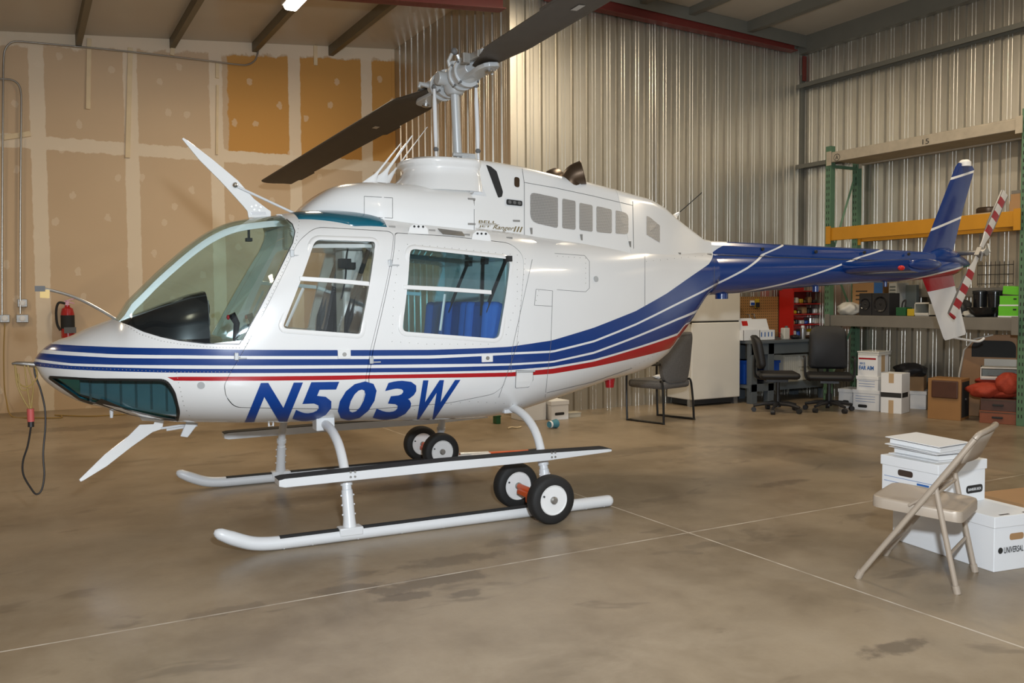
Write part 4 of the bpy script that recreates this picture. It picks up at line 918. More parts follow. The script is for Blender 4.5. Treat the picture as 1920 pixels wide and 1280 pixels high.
# ------------------------------------------------------------------ things on the drywall
mat('conduit', (.42, .40, .36), .35, .85, .1, 5)
def dw(px, py, off=.03): return wp(px, py, 'Y', YD-off)
def conduit(pts, label, r=.012, f=dw):
    P = smoothpath([(f(p[0], p[1], .047) if f is dw else f(*p)) for p in pts], 6); return tag(MB().tube(P, r, 10).build('conduit', 'conduit', smooth=True), label, 'conduit', 'steel conduits on the walls')
conduit([(4, 590), (4, 480), (5, 300), (6, 150), (7, 110), (9, 95), (17, 83), (30, 78), (60, 80), (150, 88), (260, 99), (380, 113), (445, 121), (465, 121), (478, 113), (483, 100), (484, 92)], 'thin steel conduit running along the drywall under the roof to its left corner')
conduit([(-60, 146), (0, 148), (22, 150), (34, 158), (39, 172), (40, 200), (39, 300), (38, 450), (38, 588)], 'thin steel conduit bending down to the outlet box beside the extinguisher')
for (a_, b_), nm, lb, ct_ in (((42, 568), 'junction_box', 'small square steel junction box above the outlet on the drywall', 'junction box'), ((42, 597), 'outlet_box', 'small wide steel outlet box under the junction box on the drywall', 'outlet box'), ((9, 597), 'outlet_box', 'small steel outlet box with yellow cord at the left edge', 'outlet box')):
    p = dw(a_, b_, .03); wd2 = .13 if a_ == 42 and b_ > 580 else .105
    t = thing(nm, lb, ct_, (p.x, YD, p.z)); mb = MB(); mb.box((0, -.025, 0), (wd2, .05, .095)); mb.build('box', 'dull_steel', t, bevel=.006)
    MB().lathe([(.034, 0), (.034, .008), (.02, .012)], (0, -.05, 0), (0, -1, 0), 16).build('socket', 'white_paint', t)
for (x0, y0), (x1, y1), w_, lb in (((167, 73), (165, 205), .05, 'long wood strip under the second purlin from the left'), ((244, 90), (239, 296), .055, 'longest wood strip, on the second drywall joint'), ((407, 116), (407, 147), .045, 'short wood strip just below the conduit at the orange panel'), ((407, 160), (406, 290), .03, 'thin wood strip left of the orange drywall panel'), ((591, 86), (591, 123), .05, 'short wood strip right of the third roof purlin'), ((2, 259), (57, 251), .06, 'short level wood strip behind the two conduits'), ((324, 88), (322, 104), .05, 'stub of wood strip under the second purlin')):
    a_, b_ = dw(x0, y0, .0), dw(x1, y1, .0); d_ = (b_-a_); nrm_ = Vector((-d_.z, 0, d_.x)).normalized()*w_/2
    mb = MB(); mb.prism([a_-nrm_, b_-nrm_, b_+nrm_, a_+nrm_], (0, -.03, 0)); tag(mb.build('wood_strip', 'softwood', bevel=.003), lb, 'wood strip', 'wood strips on the drywall')
p = dw(127, 600, .1); ex = thing('fire_extinguisher', 'small red fire extinguisher hanging on the drywall behind the helicopter nose', 'fire extinguisher', (p.x, YD-.09, p.z-.22))
mat('extinguisher_red', (.45, .015, .015), .25, coat=.5)
MB().lathe([(.05, .0), (.075, .01), (.075, .30), (.06, .36), (.03, .38), (.03, .40)], n=24).build('tank', 'extinguisher_red', ex, smooth=True)
MB().lathe([(.0765, .12), (.0765, .28)], n=24, cap=False).build('label_band', 'black_matt', ex)
mb = MB(); mb.box((0, 0, .42), (.04, .04, .05)); mb.box((.03, -.0, .465), (.13, .02, .012), RY(-.3)); mb.box((.03, 0, .435), (.1, .02, .012), RY(.3)); mb.build('valve_handle', 'extinguisher_red', ex)
MB().tube(smoothpath([(-.02, -.01, .42), (-.09, -.01, .43), (-.12, -.01, .34), (-.115, -.01, .18), (-.08, -.02, .1)], 5), .014, 8).build('hose', 'black_matt', ex, smooth=True)
MB().box((.02, -.085, .1), (.13, .02, .07)).build('tag', 'seam_dark', ex); MB().b2((-.03, .075, .05), (.03, .09, .4)).build('wall_bracket', 'dull_steel', ex)
mat('cord_yellow', (.36, .24, .07), .6); mat('cord_black', (.02, .016, .014), .5); mat('plug_pink', (.55, .10, .09), .5)
yc = [dw(9, 606, .05), dw(7, 660, .05), dw(8, 720, .05), dw(12, 750, .06)] + [fl(22, 780, .01), fl(60, 783, .01), fl(110, 783, .01), fl(115, 779, .01), fl(105, 778, .01), fl(170, 780, .01), fl(240, 776, .01)]
tag(MB().tube(smoothpath(yc, 6), .007, 6).build('extension_cord', 'cord_yellow', smooth=True), 'yellow extension cord dropping from the left outlet box onto the floor', 'cord')
def hw(px, py, la=0): return HM @ hl(px, py, la)
t = thing('extension_cord', 'yellow cord looped over the nose probe with a red plug end', 'cord', hw(40, 700))
tl = Matrix.Translation(-t.location)
for pts in ([(28, 684), (32, 720), (45, 750), (55, 766)], [(30, 690), (34, 715), (48, 725), (62, 718), (70, 704), (66, 688)], [(46, 684), (50, 720), (55, 750), (57, 766)], [(52, 684), (62, 722), (60, 750), (59, 766)], [(34, 700), (40, 730), (58, 728)]):
    MB().tube([tl @ q for q in smoothpath([hw(a_, b_, random.Random(a_+b_).uniform(-.02, .02)) for a_, b_ in pts], 5)], .004, 6).build('cord_loop', 'cord_yellow', t, smooth=True)
MB().cyl(tl @ hw(57, 766), tl @ hw(58, 790), .018, n=12).build('plug', 'plug_pink', t, smooth=True)
bc = [hw(58, 791), hw(58, 800), hw(52, 835), hw(43, 865, -.03), hw(44, 890, -.04), hw(58, 915, -.06), hw(68, 926, -.07), hw(78, 918, -.07), hw(83, 890, -.06), hw(81, 850, -.04), hw(85, 800, -.02), hw(84, 765), hw(76, 730), hw(66, 703), hw(64, 684)]
t = thing('power_cable', 'black power cable hanging in a loop from the nose to the floor', 'cable', hw(60, 800)); tl = Matrix.Translation(-t.location)
MB().tube([tl @ q for q in smoothpath(bc, 6)], .0052, 8).build('cable', 'cord_black', t, smooth=True); MB().cyl(tl @ hw(58, 789), tl @ hw(58, 800), .016, n=10).build('plug', 'cord_black', t)
conduit([(1233, 8), (1229, 14), (1228, 30), (1229, 200), (1230, 400), (1231, 600)], 'grey conduit running down the corrugated wall behind the engine', .014, lambda a_, b_: wp(a_, b_, 'Y', YB-.03))
# ------------------------------------------------------------------ ground handling wheels
mat('tyre', (.012, .0115, .011), .7, 0, .2, 30, .1, 80)
def wheel(parent, y_, side, r=.142):
    w_ = MB(); w_.lathe([(r*.62, -.04), (r*.9, -.045), (r*.985, -.032), (r, -.012), (r, .012), (r*.985, .032), (r*.9, .045), (r*.62, .04)], (0, y_, r), (0, 1, 0), 40, cap=False)
    wo_ = w_.build('tyre', 'tyre', parent, smooth=True, angle=60)
    s_ = side; R_ = MB(); R_.lathe([(r*.64, s_*.036), (r*.60, s_*.042), (r*.55, s_*.034), (r*.40, s_*.02), (r*.24, s_*.026), (r*.2, s_*.034), (.004, s_*.034), (.004, -s_*.034), (r*.3, -s_*.034), (r*.6, -s_*.04), (r*.64, -s_*.036)], (0, y_, r), (0, 1, 0), 40)
    R_.build('rim', 'white_paint', wo_, smooth=True, angle=30)
    MB().lathe([(.022, .03), (.022, .048), (.014, .056)], (0, y_, r), (0, s_, 0), 14).build('hub_nut', 'dull_steel', wo_, smooth=True)
    MB().tube([(-r*.42, y_+s_*.03, r+r*.18), (-r*.5, y_+s_*.055, r+r*.22)], .006, 6).build('valve', 'black_matt', wo_)
def wheelset(x_, y0, inner, outer, s, label):
    t = thing('ground_handling_wheels', label, 'wheels', HM @ Vector((x_, y0, 0)), HA, 'wheel sets clamped to the skids')
    wheel(t, inner, -1); wheel(t, outer, -1)
    a = MB(); a.cyl((0, inner, .142), (0, outer, .142), .018, n=14); a.box((0, (inner+outer)/2+.04, .125), (.09, .16, .03)); a.build('axle', 'orange_paint', t, smooth=True, bevel=.004)
    MB().box((0, 0, .107), (.10, .06, .05)).build('skid_clamp', 'orange_paint', t, bevel=.005)
    return t
wheelset(.10, -.885, .255, -.195, -1, 'pair of small black-tyred wheels with orange axle on the near skid')
t = wheelset(.15, .885, .28, -.14, 1, 'pair of small black-tyred wheels with orange axle on the far skid')
inv = t.matrix_basis.inverted() if False else (Matrix.Translation(t.location) @ Matrix.Rotation(HA, 4, 'Z')).inverted()
A_ = [inv @ hw(*q, 1.0) for q in ((862, 853), (915, 851), (990, 846), (1012, 843.5))]
mat('clear_plastic', (.62, .62, .58), .2)
MB().cyl(A_[0], A_[1], .024, n=12).build('handle_sleeve', 'clear_plastic', t, smooth=True); MB().cyl(A_[0]+Vector((0, 0, .0)), A_[2], .016, n=12).build('jack_handle', 'orange_paint', t, smooth=True); MB().cyl(A_[2], A_[3], .018, n=12).build('handle_grip', 'black_matt', t, smooth=True)
# ------------------------------------------------------------------ folding chair and boxes in the foreground
mat('chair_tan', (.40, .33, .26), .42, .15, .05, 6); mat('carton_white', (.78, .79, .80), .7, 0, .03, 4); mat('print_black', (.02, .02, .02), .6); mat('print_blue', (.03, .13, .4), .5); mat('hole_dark', (.05, .03, .02), .9)
mat('cardboard', (.38, .22, .10), .8, 0, .08, 5); mat('tape_tan', (.50, .35, .20), .5)
ch = thing('folding_chair', 'tan steel folding chair standing in front of the white storage boxes', 'chair', (3.65, 2.636, 0), math.atan2(.39, .92))
for s in (-1, 1):
    x_ = s*.215
    P = [(s*.228, .209, .012), (s*.224, .10, .17), (s*.219, -.09, .44), (s*.214, -.215, .62), (s*.205, -.262, .69)]
    o = MB().tube(P, .0125, 12).build('front_leg', 'chair_tan', ch, smooth=True); MB().cyl((s*.229, .212, 0), (s*.227, .196, .035), .0165, n=12).build('foot_cap', 'chair_tan', o, smooth=True)
    P = [(s*.195, -.2, .012), (s*.195, -.15, .25), (s*.196, -.112, .44), (s*.196, -.108, .462)]
    o = MB().tube(P, .012, 12).build('rear_leg', 'chair_tan', ch, smooth=True); MB().cyl((s*.195, -.203, 0), (s*.195, -.195, .035), .016, n=12).build('foot_cap', 'chair_tan', o, smooth=True)
    MB().tube([(s*.200, -.118, .445), (s*.205, .0, .365)], .006, 8).build('link_bar', 'chair_tan', ch)
mb = MB(); top_ = rpoly([(-.185, -.215), (.185, -.215), (.20, .17), (-.20, .17)], [.04, .04, .06, .06], 5)
mb.rings([[(p.x*k_, p.y*k_+(1-k_)*-.02, .345+.028*(p.y+.215)/.385+h_) for p in top_] for k_, h_ in ((1., -.035), (1., .002), (.985, .012), (.95, .015), (.90, .013), (.3, .006))]); mb.build('seat', 'chair_tan', ch, smooth=True, angle=50)
mb = MB(); rs = []
for i in range(13):
    a = -1+2*i/12; rs.append([(a*.205, -.262-.03*(1-a*a)+.018*(1-abs(a)**6)*0-k_*.10*-1*.55, .70-.0*(a*a)-k_*.12) for k_ in (0, .3, .7, 1)])
mb.rings(rs, cap=False, closed=False); o = mb.build('backrest', 'chair_tan', ch, smooth=True); sd = o.modifiers.new('t', 'SOLIDIFY'); sd.thickness = .006
P = [(-.205, -.262, .69), (-.19, -.275, .708), (-.12, -.29, .716), (0, -.296, .718), (.12, -.29, .716), (.19, -.275, .708), (.205, -.262, .69)]
MB().tube(smoothpath(P, 4), .0125, 12).build('top_rail', 'chair_tan', ch, smooth=True)
MB().tube([(-.195, -.162, .16), (.195, -.162, .16)], .008, 8).build('rear_crossbar', 'chair_tan', ch); MB().tube([(-.225, .12, .14), (.225, .12, .14)], .008, 8).build('front_crossbar', 'chair_tan', ch); MB().tube([(-.196, -.114, .43), (.196, -.114, .43)], .006, 8).build('back_crossbar', 'chair_tan', ch)
def carton(name, label, loc, dim, rz, m_='carton_white', lid=.055, cat='box', group=None, hole=None, holem='hole_dark', lm=None):
    """box with corner at the local origin; x along its front, y into depth"""
    t = thing(name, label, cat, loc, rz, group); w_, d_, h_ = dim; e = .006
    mb = MB(); mb.b2((0, 0, 0), (w_, d_, h_-(.004 if lid else 0))); mb.build('body', m_, t, bevel=.003)
    if lid: mb = MB(); mb.b2((-e, -e, h_-lid), (w_+e, d_+e, h_)); mb.build('lid', lm or m_, t, bevel=.003)
    if hole:
        for f_ in hole:
            P = rpoly([(-.045, -.016), (.045, -.016), (.045, .016), (-.045, .016)], .014, 4); z_ = h_-lid-.05
            mb = MB()
            if f_ == 'f': mb.prism([(w_/2+p.x, -.0008, z_+p.y) for p in P], (0, .002, 0))
            else: mb.prism([(w_+.0008, d_/2+p.x, z_+p.y) for p in P], (-.002, 0, 0))
            mb.build('hand_hole', holem, t)
    return t
ru = math.atan2(-.154, .988)
ub = carton('storage_box', 'long white lidded storage box on the floor behind the tan folding chair', fl(1863, 1073), (.285, .635, .265), ru, hole='f', holem='cardboard')
sign('box_lettering', 'UNIVERSAL', (.06, -.0015, .085), (.125, 0, 0), (0, 0, .030), 'print_black', ub, .015); MB().lathe([(.015, 0), (.015, .001)], (.040, -.0005, .10), (0, -1, 0), 16).build('emblem', 'print_black', ub)
mb = MB(); mb.prism([(.10, .30, .266), (.16, .30, .266), (.16, .345, .266), (.10, .345, .266)], (0, 0, .0008)); o = mb.build('sticker', 'print_blue', ub); o['label'] = 'blue sticker'
for k in (.05, .2): MB().b2((k, .012, .2655), (k+.06, .022, .2665)).build('slot', 'hole_dark', ub)
rb_ = math.atan2(-.017, .364)
bb = carton('storage_box', 'white lidded file box stacked on the long box, with white binders on it', (3.915, 2.73, .265), (.355, .335, .212), rb_, lid=.05)
P = rpoly([(-.045, -.016), (.045, -.016), (.045, .016), (-.045, .016)], .014, 4)
mb = MB(); mb.prism([(-.0008, .19+p.x, .135+p.y) for p in P], (.002, 0, 0)); mb.build('hand_hole', 'hole_dark', bb)
mb = MB(); P = rpoly([(.21, .045), (.335, .045), (.335, .085), (.21, .085)], .018, 4); mb.prism([(p.x, -.001, p.y) for p in P], (0, .002, 0)); lbo = mb.build('logo_oval', 'print_black', bb)
sign('box_lettering', 'BANKERS BOX', (.222, -.0015, .058), (.10, 0, 0), (0, 0, .014), 'carton_white', lbo, .02)
for z_ in (.105, .08): MB().b2((-.0012, .02, z_), (.0, .32, z_+.002)).build('printed_line', 'print_blue', bb)
MB().b2((-.0012, .05, .088), (.0, .12, .098)).build('printed_line', 'print_blue', bb)
def binder(lab, loc, rz, tilt):
    t = thing('ring_binder', lab, 'binder', loc, rz, 'white binders on the file box'); t.rotation_euler = (tilt, 0, rz)
    for z_, nm in ((.0, 'cover'), (.036, 'cover')): mb = MB(); mb.b2((0, 0, z_), (.27, .30, z_+.004)); mb.build(nm, 'carton_white', t, bevel=.0015)
    mb = MB(); mb.b2((.266, 0, 0), (.272, .30, .04)); mb.build('spine', 'carton_white', t, bevel=.002)
    mb = MB(); mb.b2((.03, .01, .006), (.255, .29, .028)); mb.build('pages', 'white_paint', t); return t
binder('lower white ring binder lying flat on the lidded file box', (3.95, 2.765, .478), rb_-.05, 0); b2_ = binder('upper white ring binder lying askew on the other binder', (3.945, 2.75, .519), rb_+.1, .05)
carton('cardboard_box', 'brown open cardboard box behind the long white box at right edge', (4.62, 2.72, 0), (.42, .30, .20), -.15, 'cardboard', lid=0)
# ------------------------------------------------------------------ pallet rack along the right wall
mat('rack_green', (.10, .20, .12), .5, .1, .15, 8); mat('rack_yellow', (.55, .25, .015), .45, .1, .1, 6); mat('rack_grey', (.20, .185, .16), .55, .2, .2, 5); mat('particle_board', (.42, .34, .22), .8, 0, .2, 7); mat('board_edge', (.44, .38, .29), .75, 0, .25, 9)
RX0, RX1, RY0, RY1 = 8.746, 9.27, 5.24, 7.59
rack = thing('pallet_rack', 'tall green pallet rack with grey, yellow and timber shelves along the right wall', 'rack', (RX0, RY0, 0))
rk = lambda x, y, z: (x-RX0, y-RY0, z)
ups = 0
for y_ in (RY0-.045, RY1+.045):
    for x_ in (RX0+.02, RX1-.02):
        mb = MB(); mb.b2(rk(x_-.04, y_-.04, 0), rk(x_+.04, y_+.04, 3.16)); 
        o = mb.build('upright', 'rack_green', rack, bevel=.004)
        for k in range(30):
            z_ = .1+k*.1
        sl = MB()
        for k in range(40):
            for dy in (-.016, .016): sl.b2(rk(x_-.0408, y_+dy-.005, .08+k*.075), rk(x_-.039, y_+dy+.005, .115+k*.075))
        s_ = sl.build('slots', 'black_matt', o); s_['kind'] = 'stuff'
    for z_ in (.25, 1.0, 1.75, 2.9): MB().b2(rk(RX0+.05, y_-.015, z_), rk(RX1-.05, y_+.015, z_+.035)).build('brace', 'rack_green', rack)
    for za, zb in ((.28, .98), (1.78, 1.05), (1.8, 2.85)): MB().tube([rk(RX0+.05, y_, za), rk(RX1-.05, y_, zb)], .018, 4).build('brace', 'rack_green', rack)
def beam(x_, z0, z1, m_): 
    mb = MB(); mb.b2(rk(x_-.025, RY0, z0), rk(x_+.025, RY1, z1)); mb.build('beam', m_, rack, bevel=.004)
    for y_ in (RY0, RY1): MB().b2(rk(x_-.045, y_-.035, z0-.04), rk(x_-.035, y_+.035, z1+.02)).build('beam_connector', m_, rack)
beam(RX0-.02, .955, 1.08, 'rack_grey'); beam(RX1, .96, 1.08, 'rack_grey'); beam(RX1, 1.30, 1.40, 'rack_grey')
beam(RX0-.02, 2.0, 2.155, 'rack_yellow'); beam(RX1, 2.0, 2.12, 'rack_yellow'); beam(RX0-.02, 2.955, 3.065, 'board_edge'); beam(RX1, 2.955, 3.05, 'board_edge')
MB().b2(rk(RX0-.04, RY0, 3.05), rk(RX1+.03, RY1, 3.075)).build('deck', 'board_edge', rack); MB().b2(rk(RX0+.01, RY0, 2.97), rk(RX1-.03, RY1, 3.0)).build('deck', 'particle_board', rack); MB().b2(rk(RX0, RY0, 1.072), rk(RX1, RY1, 1.088)).build('deck', 'rack_grey', rack)
SH = 1.089
p = wp(1735, 264, 'X', RX0-.047); sign('shelf_lettering', '15', rk(p.x, p.y+.035, p.z-.035), (0, -.08, 0), (0, 0, .055), 'print_black', rack)
p = wp(1569, 295, 'X', RX0-.047); mb = MB(); mb.tube([rk(p.x, p.y+.045*math.cos(a), p.z+.04*math.sin(a)) for a in np.linspace(0, 2*PI, 25)], .003, 4); mb.build('ring_mark', 'print_black', rack); sign('shelf_lettering', 'A', rk(p.x, p.y+.022, p.z-.025), (0, -.045, 0), (0, 0, .05), 'print_black', rack)
def sy(px, x_=8.80, py=560): return wp(px, py, 'X', x_).y
def sz(py, px, x_=8.80): return wp(px, py, 'X', x_).z
mat('black_plastic', (.018, .018, .02), .5); mat('green_card', (.13, .52, .03), .55); mat('green_dark', (.01, .09, .03), .5); mat('pc_grey', (.36, .37, .36), .5); mat('panel_grey', (.10, .12, .12), .6); mat('off_white', (.60, .58, .52), .5)
glass('clear_box', (.86, .88, .88)); mat('mid_yellow', (.5, .35, .02), .5); mat('print_dark', (.05, .04, .03), .7)
def shelf_box(name, label, cat, x0, px0, px1, py1, depth, m_, py0=None, z0=SH, group=None, bevel=.004):
    """box on a shelf: front face at x0 between two pixel columns"""
    ya, yb = sy(px1, x0), sy(px0, x0); zt = sz(py1, (px0+px1)/2, x0)
    t = thing(name, label, cat, (x0, (ya+yb)/2, z0), -PI/2, group); w_ = yb-ya
    mb = MB(); mb.b2((-w_/2, 0, 0), (w_/2, depth, zt-z0)); mb.build('body', m_, t, bevel=bevel); t['w'] = w_; t['h'] = zt-z0
    return t, w_, zt-z0
t, w_, h_ = shelf_box('cardboard_box', 'brown cardboard box standing behind the two loudspeakers on the rack', 'box', 9.04, 1598, 1655, 530, .2, 'cardboard')
for k in range(3): MB().b2((-w_*.38, -.002, h_*(.72-.13*k)), (w_*(.0-.1*k), 0, h_*(.76-.13*k))).build('printed_line', 'print_dark', t)
MB().b2((w_*.22, -.003, h_*.5), (w_*.5, .0, h_*1.0)).build('blue_band', 'print_blue', t)
for k, (a_, b_) in enumerate(((1611, 1634), (1635, 1667))):
    t, w_, h_ = shelf_box('loudspeaker', ['left black loudspeaker on the grey rack shelf', 'right black loudspeaker on the grey rack shelf'][k], 'loudspeaker', 8.80, a_, b_, 549.5, .19, 'black_plastic', group='black loudspeakers on the grey shelf')
    r_ = min(w_, h_)*.40; MB().lathe([(r_, -.002), (r_*.96, .008), (r_*.85, .002), (r_*.35, -.012), (r_*.3, -.004), (.003, .004)], (0, -.001, h_*.5), (0, -1, 0), 28).build('cone', 'black_gloss', t, smooth=True, angle=30)
t, w_, h_ = shelf_box('computer_tower', 'light grey computer tower upright behind the right loudspeaker', 'computer', 9.0, 1666, 1681, 530, .22, 'pc_grey')
for k in range(4): MB().b2((-w_*.35, -.004, h_*(.86-.1*k)), (w_*.35, 0, h_*(.90-.1*k))).build('drive_bay', 'panel_grey', t)
t, w_, h_ = shelf_box('metal_panel', 'dark grey sheet panel standing upright on the grey rack shelf', 'panel', 9.16, 1688, 1718, 534, .05, 'panel_grey')
t, w_, h_ = shelf_box('green_tin', 'dark green tin with odds and ends on the grey shelf', 'tin', 8.80, 1680, 1698, 576, .12, 'green_dark')
MB().tube(smoothpath([(-.02, .05, h_), (-.01, .05, h_+.06), (.03, .05, h_+.08), (.02, .05, h_)], 4), .009, 6).build('cable_coil', 'black_plastic', t)
t, w_, h_ = shelf_box('yellow_carton', 'small dull yellow carton beside the green tin on the shelf', 'box', 8.80, 1701, 1714, 579, .1, 'mid_yellow')
def clear_drawer(label, loc, rz, w_, d_, h_, group='clear plastic drawer units'):
    t = thing('plastic_drawer_unit', label, 'drawer unit', loc, rz, group); mb = MB()
    for a, b in (((-w_/2, 0, 0), (w_/2, d_, .012)), ((-w_/2, 0, h_-.014), (w_/2, d_, h_))): mb.b2(a, b)
    mb.b2((-w_/2, d_-.006, 0), (w_/2, d_, h_)); mb.b2((-w_/2, 0, 0), (-w_/2+.008, d_, h_)); mb.b2((w_/2-.008, 0, 0), (w_/2, d_, h_)); mb.build('frame', 'off_white', t)
    dr = MB(); dr.b2((-w_/2+.014, -.006, .016), (w_/2-.014, .002, h_-.02)); o = dr.build('drawer', 'clear_box', t); MB().b2((-w_/2+.01, -.01, .014), (w_/2-.01, -.002, .035)).build('drawer_rail', 'off_white', o); return t
ya, yb = sy(1743), sy(1715); clear_drawer('clear plastic drawer unit on the grey rack shelf left of the tail fin', (8.80, (ya+yb)/2, SH), -PI/2, yb-ya, .25, sz(567, 1730)-SH)
def blob(name, label, cat, c, dims, m_, seed=0, amp=.25, rz=0, n=14, group=None, zflat=True):
    """soft lumpy heap (bag, cloth) resting on z of c"""
    t = MB(); rnd = random.Random(seed); ph = [rnd.uniform(0, 6.28) for _ in range(12)]; rs = []
    for i in range(n+1):
        th = PI*(i+.001)/(n+.002); ring = []
        for k in range(2*n):
            a = 2*PI*k/(2*n); w_ = 1+amp*(.4*math.sin(3*a+ph[0]+2*th)+.3*math.sin(5*a+ph[1]-3*th)+.3*math.sin(7*a*1+ph[2]+5*th)*math.sin(th))
            x_, y_, z_ = dims[0]/2*math.sin(th)*math.cos(a)*w_, dims[1]/2*math.sin(th)*math.sin(a)*w_, dims[2]/2*math.cos(th)*(1+.5*amp*math.sin(4*a+ph[3])*math.sin(th))
            ring.append((x_*math.cos(rz)-y_*math.sin(rz), x_*math.sin(rz)+y_*math.cos(rz), max(z_, -dims[2]*.42)+dims[2]*.42))
        rs.append(ring)
    t.rings(rs[::-1]); o = t.build(name, m_, smooth=True, angle=80); o.location = c; return tag(o, label, cat, group)
blob('wheel_fairing', 'white moulded shell lying at the left end of the grey shelf', 'fairing', (8.90, sy(1591, 8.90), SH), (.22, .30, .17), 'off_white', 3, .3)
mb = MB(); mb.box((0, 0, .006), (.34, .42, .012), RZ(.2)); o = mb.build('paper_stack', 'off_white'); o.location = (8.87, sy(1592, 8.87)-.13, SH); tag(o, 'flat stack of white paper beside the moulded shell on the shelf', 'paper'); bpy.data.objects.remove(o)
blob('black_bag', 'crumpled black bag right of the tail fin on the grey shelf', 'bag', (8.92, sy(1803, 8.92), SH), (.22, .18, .2), 'black_plastic', 5, .35)
blob('white_tap', 'small off-white metal fitting in front of the black bag on the shelf', 'fitting', (8.80, sy(1819, 8.80), SH), (.08, .16, .07), 'off_white', 8, .5)
for k, (px, py0, r_, lb) in enumerate(((1838, 547, .07, 'left tall black canister on the grey shelf'), (1866, 547, .07, 'right tall black canister on the grey shelf'))):
    h_ = sz(py0, px, 9.07)-SH; o = thing('canister', lb, 'canister', (9.07, sy(px, 9.07), SH), 0, 'black canisters on the grey shelf'); MB().lathe([(r_*.95, 0), (r_, h_*.9), (r_*1.08, h_*.91), (r_*1.08, h_)], n=24).build('body', 'black_gloss', o, smooth=True)
    MB().lathe([(r_*1.1, h_), (r_*1.1, h_+.012), (.02, h_+.02)], n=24).build('lid', 'black_plastic', o, smooth=True)
o = thing('mixing_bowl', 'dark metal bowl in front of the black canisters', 'bowl', (8.82, sy(1842, 8.82), SH)); MB().lathe([(.06, 0), (.12, .04), (.15, .10), (.155, .10), (.145, .095), (.11, .045), (.05, .012)], n=28).build('bowl', 'black_gloss', o, smooth=True)
zc_ = SH
for k, (a_, b_, py, lb) in enumerate(((1872, 1912, 573.5, 'lowest bright green shoe box with white base on the rack'), (1874, 1912, 554.5, 'middle bright green shoe box stacked on the rack'))):
    t, w_, h_ = shelf_box('shoe_box', lb, 'box', 8.80, a_, b_, py, .26, 'green_card', z0=zc_, group='green shoe boxes on the grey shelf'); MB().b2((-w_/2-.002, -.002, .0), (w_/2+.002, .262, .014)).build('base_band', 'carton_white', t); MB().b2((w_*.2, -.003, h_*.62), (w_*.35, -.001, h_*.76)).build('printed_mark', 'print_black', t); zc_ += h_
t, w_, h_ = shelf_box('shoe_box', 'topmost green shoe box tilted on its stack', 'box', 8.80, 1879, 1912, 537, .24, 'green_card', z0=zc_+.012, group='green shoe boxes on the grey shelf'); t.rotation_euler = (0, .09, -PI/2)
t = thing('wire_rack', 'black wire rack hanging above the grey shelf behind the tail rotor', 'wire rack', (9.2, sy(1865, 9.2), 1.42)); mb = MB()
for k in range(3): mb.tube([(0, -.2, .1*k+.02), (0, .2, .1*k+.02)], .004, 5)
for k in range(9): mb.tube([(0, -.2+.05*k, 0), (0, -.2+.05*k, .26)], .003, 5)
mb.build('wires', 'black_plastic', t)
zy = 2.156
t, w_, h_ = shelf_box('orange_carton', 'lower orange brown carton at the right end of the yellow beam', 'box', 8.73, 1889, 1914, 376, .05, 'cardboard', z0=zy, group='orange cartons on the yellow beam'); 
bpy.data.objects.remove(bpy.data.objects[t.children[0].name]); MB().b2((-w_/2, 0, 0), (w_/2, .5, h_)).build('body', 'cardboard', t)
zt_ = sz(363.5, 1902, 8.75); t2, w2, h2 = shelf_box('orange_carton', 'upper orange brown carton stacked at the end of the yellow beam', 'box', 8.76, 1891, 1913, 363.5, .3, 'cardboard', z0=zy+h_, group='orange cartons on the yellow beam')
t, w_, h_ = shelf_box('grey_tray', 'flat grey tray on top of the upper orange carton', 'tray', 8.77, 1892, 1913, 357, .28, 'rack_grey', z0=zy+h_+h2)
t = thing('plank', 'short board across the yellow beams under a round tin', 'board', (8.73, sy(1850, 8.8), 2.1555)); MB().b2((0, -.1, 0), (.54, .1, .012)).build('board', 'particle_board', t)
t = thing('round_tin', 'dark round tin on the yellow beam behind the tail rotor blade', 'tin', (8.85, sy(1850, 8.85), 2.168)); MB().lathe([(.11, 0), (.115, .01), (.115, .05), (.1, .062), (.01, .066)], n=24).build('tin', 'exhaust', t, smooth=True)
# ------------------------------------------------------------------ back corner: refrigerator, bench, red cabinet
mat('fridge_white', (.72, .69, .62), .45, 0, .05, 3)
fx0, fx1, fy = wp(1297, 640, 'Y', 8.12).x, wp(1388, 640, 'Y', 8.12).x, 8.12
fr = thing('refrigerator', 'old white top-freezer refrigerator against the corrugated back wall', 'refrigerator', (fx0, fy, 0)); fw = fx1-fx0
zs, zt_, zb_ = wp(1340, 603, 'Y', fy).z, 1.70, wp(1340, 747, 'Y', fy).z
MB().b2((0, .04, zb_), (fw, .46, zt_)).build('cabinet', 'fridge_white', fr, bevel=.01)
MB().b2((0, 0, zs+.008), (fw, .045, zt_)).build('freezer_door', 'fridge_white', fr, bevel=.012); MB().b2((0, 0, zb_), (fw, .045, zs-.008)).build('lower_door', 'fridge_white', fr, bevel=.012)
MB().b2((.0, .03, zs-.01), (fw, .05, zs+.01)).build('door_seal', 'black_matt', fr)
mb = MB(); mb.b2((.03, .05, .02), (fw-.03, .4, zb_+.01)); mb.build('base_grille', 'black_matt', fr)
for a_ in (.04, fw-.04): MB().b2((a_-.03, .03, 0), (a_+.03, .09, zb_+.01)).build('foot', 'dull_steel', fr)
MB().b2((-.02, .0, 1.0), (.0, .02, 1.03)).build('hinge', 'exhaust', fr)
mat('bench_grey', (.115, .135, .15), .5, .2, .15, 4); mat('peg_brown', (.33, .17, .055), .8, 0, .12, 8); mat('shelf_red', (.50, .015, .012), .35); mat('bin_blue', (.01, .07, .38), .4); mat('stool_black', (.009, .009, .01), .55, 0, .2, 12)
BY = 7.98
